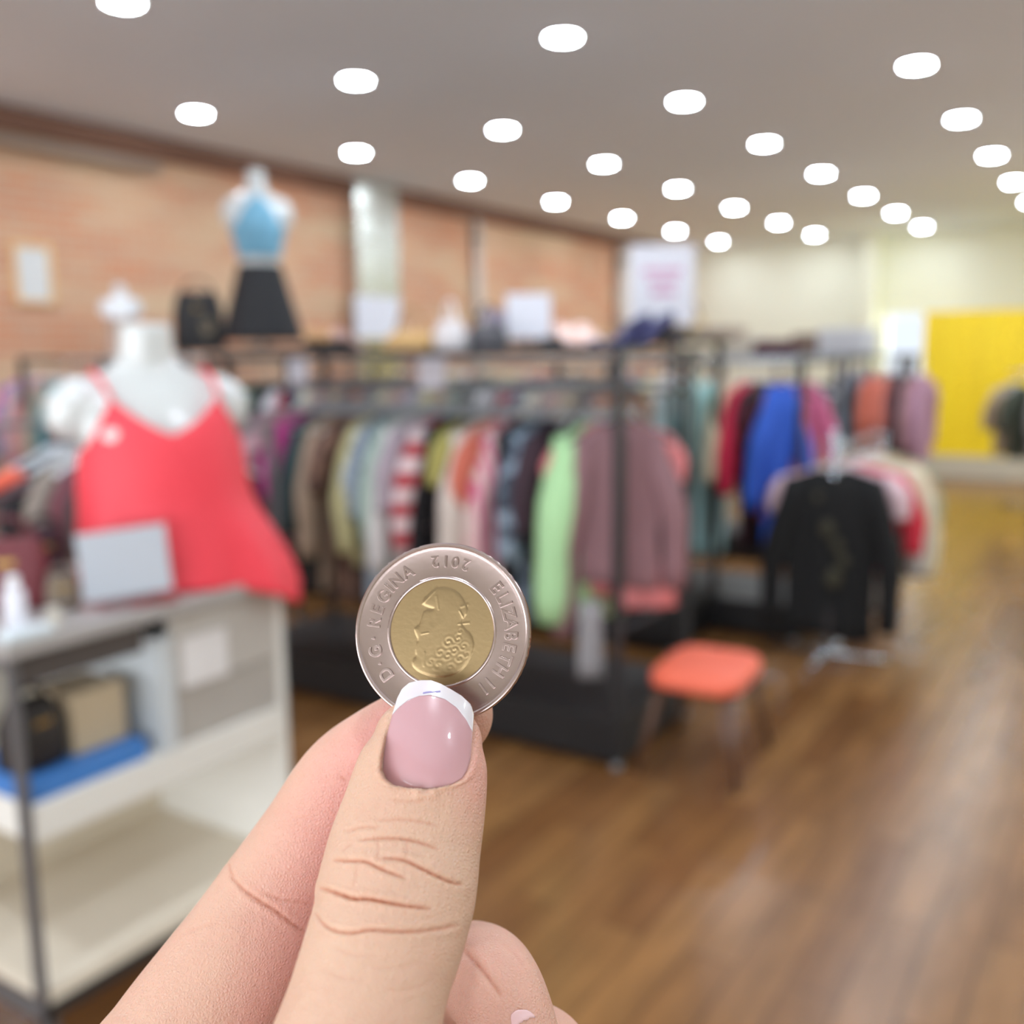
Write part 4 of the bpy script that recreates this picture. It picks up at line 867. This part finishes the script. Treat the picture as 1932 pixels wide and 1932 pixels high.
THUMB = [(808, 1398, 146.6, 8.1, 6.2), (803, 1430, 145.6, 9.2, 6.9), (795, 1466, 144.4, 9.8, 7.3), (780, 1536, 142.8, 10.4, 8.0), (764, 1601, 141, 10.9, 8.8), (754, 1653, 139, 11.1, 9.5), (745, 1699, 137, 11.1, 9.8), (735, 1746, 135, 10.7, 9.9), (718, 1800, 132.5, 10.5, 9.8), (703, 1848, 130.5, 10.3, 9.7), (683, 1925, 127.5, 10.5, 9.8), (645, 2080, 123, 12, 11), (590, 2300, 120, 14.5, 13), (520, 2560, 122, 16, 15), (400, 2850, 128, 16, 15)]
limb(bm, THUMB, tip=0.95)
INDEX = [(848, 1350, 164.5, 7.1, 6.4), (800, 1377, 165.5, 7.9, 7.0), (720, 1425, 167, 8.4, 7.8), (655, 1480, 168.5, 8.9, 8.4), (590, 1580, 169, 9.2, 8.8), (520, 1695, 168, 10.3, 9.8), (455, 1810, 164, 11.6, 10.4), (345, 1975, 158, 12.6, 11), (250, 2150, 150, 13.5, 12.5), (230, 2500, 142, 15, 14), (290, 2850, 136, 16, 15)]
limb(bm, INDEX, tip=1.05)
MIDDLE = [(985, 2010, 150, 6.0, 5.6), (972, 1960, 150.5, 6.9, 6.4), (935, 1870, 155, 7.6, 7.2), (898, 1838, 168, 8.4, 8.0), (850, 1860, 180, 9.0, 8.8), (600, 2020, 178, 10, 9.8), (380, 2230, 162, 12, 12), (350, 2550, 150, 14, 14), (360, 2850, 142, 15, 15)]
limb(bm, MIDDLE)
RING = [(1075, 2160, 154, 5.8, 5.6), (1062, 2080, 155, 6.8, 6.4), (1025, 1995, 162, 7.6, 7.2), (965, 1995, 176, 8.2, 8.0), (900, 2080, 184, 8.8, 8.6), (680, 2240, 180, 10, 10), (480, 2420, 168, 12, 12), (440, 2650, 156, 14, 14), (430, 2850, 148, 15, 15)]
limb(bm, RING)
LITTLE = [(1050, 2370, 156, 5.0, 5.0), (1035, 2300, 157, 5.8, 5.6), (1000, 2220, 164, 6.6, 6.4), (960, 2230, 176, 7.2, 7.0), (880, 2300, 184, 7.6, 7.6), (740, 2430, 180, 9, 9), (600, 2560, 170, 11, 11), (540, 2750, 160, 13, 14), (480, 2900, 152, 14, 15)]
limb(bm, LITTLE)
limb(bm, [(400, 2560, 146, 26, 15), (400, 2750, 142, 26, 16), (390, 2950, 138, 24, 16), (370, 3200, 132, 21, 16), (320, 3600, 122, 22, 18), (100, 4600, 104, 27, 24), (-250, 6200, 84, 31, 28)])
hme = voxel(bm, 0.00048, 5)
# refine the part the picture shows
bm = bmesh.new(); bm.from_mesh(hme)
def cam_uvd(co):
    q = (co-camp) @ RM; return q[:, 0]/q[:, 2]*F+966, q[:, 1]/q[:, 2]*F+966, q[:, 2]*1000
co = np.array([v.co[:] for v in bm.verts]); U, V, D = cam_uvd(co)
bm.verts.ensure_lookup_table(); bm.edges.ensure_lookup_table()
nrm = np.array([v.normal[:] for v in bm.verts]); vd = camp-co; vd /= np.linalg.norm(vd, axis=1)[:, None]; fac = (nrm*vd).sum(1)
sel = (U > 180) & (U < 1110) & (V > 1250) & (V < 1980) & (fac > -0.1) & (D < 185)
es = [e for e in bm.edges if sel[e.verts[0].index] and sel[e.verts[1].index]]
bmesh.ops.subdivide_edges(bm, edges=es, cuts=1, use_grid_fill=True, smooth=0.0)
bm.to_mesh(hme); bm.free()
nv = len(hme.vertices); co = np.empty(nv*3); hme.vertices.foreach_get('co', co); co = co.reshape(-1, 3)
nr3 = np.empty(nv*3); hme.vertices.foreach_get('normal', nr3); nr3 = nr3.reshape(-1, 3)
U, V, D = cam_uvd(co); vd = camp-co; vd /= np.linalg.norm(vd, axis=1)[:, None]; fac = (nr3*vd).sum(1)
# nail surface

NL_ = [(1283, 795), (1288, 772), (1300, 758), (1318, 749), (1348, 740), (1390, 729), (1430, 722), (1455, 721), (1470, 728), (1482, 742), (1487, 765), (1489, 800)]
NR_ = [(1283, 812), (1290, 832), (1298, 846), (1308, 864), (1318, 879), (1330, 889), (1348, 894), (1390, 891), (1430, 888), (1452, 882), (1468, 872), (1480, 852), (1487, 825), (1489, 806)]
def nl(v): return np.interp(v, [q[0] for q in NL_], [q[1] for q in NL_])
def nr_(v): return np.interp(v, [q[0] for q in NR_], [q[1] for q in NR_])
def nail_depth(u, v):
    q = (np.clip(v, 1270, 1510)-1283)/217.0; d = 145.6-14.2*q+6.4*q*q; x = (u-808)*d/F; return d + (8.6-np.sqrt(np.clip(8.6**2-x**2, 4, None)))*0.92
inside = np.minimum(np.minimum(U-nl(V), nr_(V)-U), 1489-V)   # px to the nail edge
onthumb = (fac > 0.05) & (D < 158) & (V > 1283) & (V < 1540) & (U > 690) & (U < 930)
tgt = nail_depth(U, V)
wgt = np.where(onthumb, np.clip((inside+5)/7, 0, 1), 0)
newD = D*(1-wgt)+(tgt+0.35)*wgt
# groove and raised fold round the nail
ringd = np.where(onthumb & (V > 1340), np.exp(-((inside+13)/7.0)**2)*0.32, 0)
newD = newD - ringd
sc = (newD/D)[:, None]; co = camp+(co-camp)*sc
U, V, D = cam_uvd(co)
def z2(x, y): return (200+x*0.4659, 1280+y*0.4659)
CRE = [([(870, 850), (940, 870), (1000, 893), (1060, 890), (1130, 905), (1210, 920), (1310, 932)], .42, 4.0, 1.0),
 ([(925, 735), (990, 738), (1050, 738), (1100, 765), (1160, 790), (1210, 808)], .30, 3.6, .8),
 ([(1120, 728), (1200, 730), (1270, 765), (1330, 795), (1390, 825), (1440, 835)], .32, 3.8, .85),
 ([(1030, 655), (1110, 645), (1200, 648), (1280, 665), (1340, 690)], .24, 3.6, .6),
 ([(850, 955), (880, 1000), (940, 1028), (1010, 1030), (1060, 1015), (1130, 1022), (1230, 1026), (1340, 1018), (1420, 1000)], .30, 4.0, .7),
 ([(970, 620), (1040, 600), (1110, 600)], .16, 3.5, .3), ([(1100, 575), (1200, 570), (1280, 580), (1350, 600)], .14, 3.5, .3),
 ([(1150, 490), (1210, 500), (1290, 495)], .10, 4.0, .2), ([(960, 700), (975, 680), (1000, 672)], .12, 3, .2),
 ([(1100, 640), (1105, 700), (1100, 745)], .10, 3, .2), ([(1215, 655), (1222, 700), (1215, 760)], .08, 3, .15), ([(1010, 745), (1015, 800), (1000, 850)], .08, 3, .15),
 ([(930, 1090), (1010, 1120), (1100, 1125)], .07, 5, .08), ([(1050, 1160), (1150, 1180), (1260, 1160)], .07, 5, .08), ([(870, 1180), (960, 1215), (1040, 1220)], .07, 5, .08), ([(1120, 1260), (1220, 1265), (1320, 1230)], .06, 5, .08)]
CREI = [([(505, 800), (560, 860), (620, 900), (700, 950), (760, 1000), (800, 1025)], .30, 4.0, .55), ([(640, 870), (720, 900), (830, 915)], .16, 4, .25), ([(498, 750), (505, 780), (520, 810)], .16, 3.2, .35), ([(300, 1045), (370, 1010), (450, 990)], .08, 5, .1), ([(945, 400), (975, 415)], .15, 4, .3)]
CREM = [([(1440, 1090), (1490, 1140), (1540, 1200), (1600, 1285)], .35, 6, .4), ([(1600, 1070), (1650, 1110), (1690, 1160)], .08, 5, .1)]
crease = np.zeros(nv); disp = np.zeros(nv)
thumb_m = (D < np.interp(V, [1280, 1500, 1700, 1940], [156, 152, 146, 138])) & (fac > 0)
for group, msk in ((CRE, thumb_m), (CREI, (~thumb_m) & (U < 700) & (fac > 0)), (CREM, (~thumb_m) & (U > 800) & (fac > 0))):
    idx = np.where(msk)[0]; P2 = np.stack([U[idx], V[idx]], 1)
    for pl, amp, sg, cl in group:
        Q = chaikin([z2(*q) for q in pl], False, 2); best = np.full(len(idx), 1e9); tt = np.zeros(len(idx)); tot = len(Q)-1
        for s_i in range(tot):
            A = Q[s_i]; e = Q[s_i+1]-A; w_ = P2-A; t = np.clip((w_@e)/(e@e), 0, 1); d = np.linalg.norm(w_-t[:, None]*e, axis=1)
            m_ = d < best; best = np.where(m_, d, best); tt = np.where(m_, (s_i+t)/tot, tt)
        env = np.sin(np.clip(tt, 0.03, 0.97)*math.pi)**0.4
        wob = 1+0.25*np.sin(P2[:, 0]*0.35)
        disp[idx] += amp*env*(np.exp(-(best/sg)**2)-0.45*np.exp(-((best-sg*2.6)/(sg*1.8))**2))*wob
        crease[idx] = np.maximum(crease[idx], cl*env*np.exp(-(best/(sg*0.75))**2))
co = co - nr3*(disp*mm)[:, None]
hme.vertices.foreach_set('co', co.ravel())
flush_shade = np.zeros(nv)
idxm = (~thumb_m); flush_shade[idxm] = 0.4
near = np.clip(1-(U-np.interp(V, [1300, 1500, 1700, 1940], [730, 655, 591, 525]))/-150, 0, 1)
flush_shade = np.where(idxm & (U < 760), 0.25+0.65*np.clip(near, 0, 1)*np.clip((fac+0.2), 0, 1), flush_shade)  # redder towards the thumb: flushed skin plus shadow and bounced light in the colour
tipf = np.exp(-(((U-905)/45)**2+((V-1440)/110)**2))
flush_shade = np.where(thumb_m, 0.55*tipf+0.12, flush_shade)
flush_shade = np.where((V > 2000), 0.2, flush_shade)
for nm_, arr in (('flush_shade', flush_shade), ('crease', np.clip(crease, 0, 1))):
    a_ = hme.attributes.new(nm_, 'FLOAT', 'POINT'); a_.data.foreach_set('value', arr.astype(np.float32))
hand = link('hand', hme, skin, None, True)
tag(hand, "person's left hand with a French-manicured thumb, pinching the coin up towards the viewer", 'hand')
# ---- thumbnail
def nail_mat(name, col, rough=0.06):
    m, N, L, b = nodes_mat(name); b.inputs['Base Color'].default_value = lin(col); b.inputs['Roughness'].default_value = 0.3; b.inputs['Coat Weight'].default_value = 1.0; b.inputs['Coat Roughness'].default_value = 0.035
    b.inputs['Subsurface Weight'].default_value = 0.2; b.inputs['Subsurface Radius'].default_value = (1, .5, .4); b.inputs['Subsurface Scale'].default_value = 0.0015
    tc = N.new('ShaderNodeTexCoord'); ns = N.new('ShaderNodeTexNoise'); ns.inputs['Scale'].default_value = 170; L.new(tc.outputs['Object'], ns.inputs[0])
    mx = N.new('ShaderNodeMix'); mx.data_type = 'RGBA'; c = lin(col); mx.inputs[6].default_value = c; mx.inputs[7].default_value = tuple(min(1, x*y) for x, y in zip(c[:3], (0.97, 0.86, 0.87)))+(1,)
    L.new(ns.outputs['Fac'], mx.inputs[0]); L.new(mx.outputs[2], b.inputs['Base Color'])
    bp = N.new('ShaderNodeBump'); bp.inputs['Strength'].default_value = 0.12; bp.inputs['Distance'].default_value = 0.0004; n2 = N.new('ShaderNodeTexNoise'); n2.inputs['Scale'].default_value = 260; L.new(tc.outputs['Object'], n2.inputs[0]); L.new(n2.outputs['Fac'], bp.inputs['Height']); L.new(bp.outputs[0], b.inputs['Coat Normal'])
    return m
def smile(u): return np.interp(u, [722, 740, 752, 770, 790, 812, 840, 862, 880, 895], [1372, 1349, 1335, 1321, 1313, 1311, 1319, 1335, 1358, 1388])
def nail_piece(name, vtop, vbot, m, parent, lift=0.0, nu=44, nvv=50, th=0.45):
    top = []; 
    bm = B(); G = [[None]*(nu+1) for _ in range(nvv+1)]; Hh = [[None]*(nu+1) for _ in range(nvv+1)]
    for i in range(nu+1):
        s = i/nu
        for j in range(nvv+1):
            t = j/nvv; # iterate for u on this column
            u = 722+172*s
            for _ in range(12):
                va, vb = vtop(u), vbot(u); v = va+(vb-va)*t; u = nl(v)+(nr_(v)-nl(v))*s
            edge = min(s, 1-s); d = nail_depth(u, v)-lift
            G[j][i] = bm.verts.new(cp(u, v, d)); Hh[j][i] = bm.verts.new(cp(u, v, d+th))
    for j in range(nvv):
        for i in range(nu):
            bm.faces.new((G[j][i], G[j][i+1], G[j+1][i+1], G[j+1][i])); bm.faces.new((Hh[j][i], Hh[j+1][i], Hh[j+1][i+1], Hh[j][i+1]))
    loop = [(0, i) for i in range(nu)]+[(j, nu) for j in range(nvv)]+[(nvv, i) for i in range(nu, 0, -1)]+[(j, 0) for j in range(nvv, 0, -1)]
    for a, b_ in zip(loop, loop[1:]+loop[:1]): bm.faces.new((G[b_[0]][b_[1]], G[a[0]][a[1]], Hh[a[0]][a[1]], Hh[b_[0]][b_[1]]))
    bmesh.ops.remove_doubles(bm, verts=bm.verts, dist=2e-6); bmesh.ops.recalc_face_normals(bm, faces=bm.faces)
    return obj(name, bm, m, parent, True)
nail = nail_piece('thumbnail', lambda u: float(smile(u))-1.0, lambda u: 1488.6, nail_mat('nail_pink', '#b88f93'), hand)
nail['label'] = 'glossy pink thumbnail'
tipn = nail_piece('nail_tip', lambda u: 1283.2, lambda u: float(smile(u)), nail_mat('nail_white', '#cfcccf'), nail, 0.03, 44, 24, 0.6)
tipn['label'] = 'white French tip'
inkp = [(798, 1308.5), (806, 1306.8), (815, 1306.2), (824, 1306.0), (831, 1305.2)]
bmi = B(); r_ = [[cp(u+du, v+dv, float(nail_depth(u, v))-0.06-dw) for du, dv, dw in ((0, -2.2, -0.04), (0, 2.2, -0.04), (0, 0, 0.05))] for u, v in inkp]; rings(bmi, r_)
obj('ink_mark', bmi, mat('#8b82b4', 0.4), nail)
# fingernail of the curled middle finger
bm = B(); G = []
for j in range(13):
    row = []
    for i in range(13):
        x = (i-6)/6; y = j/12; u = 985+24*x*(1 if y > .25 else math.sqrt(max(0.05, 1-((.25-y)/.25)**2)))+y*8; v = 1904+y*62
        q = np.argmin((U-u)**2+(V-v)**2+np.where(D > 160, 1e6, 0)); row.append(bm.verts.new(cp(u, v, float(np.median(D[np.where((np.abs(U-u) < 9) & (np.abs(V-v) < 9) & (D < 160))[0]]))-0.30)))
    G.append(row)
for j in range(12):
    for i in range(12): bm.faces.new((G[j][i], G[j][i+1], G[j+1][i+1], G[j+1][i]))
bmesh.ops.smooth_vert(bm, verts=bm.verts, factor=0.6, use_axis_x=True, use_axis_y=True, use_axis_z=True)
bmesh.ops.recalc_face_normals(bm, faces=bm.faces); bmesh.ops.solidify(bm, geom=bm.faces[:], thickness=0.0003)
fn = obj('fingernail', bm, nail_mat('nail_soft', '#e2bcbc'), hand, True); fn['label'] = 'pink nail of the curled middle finger'
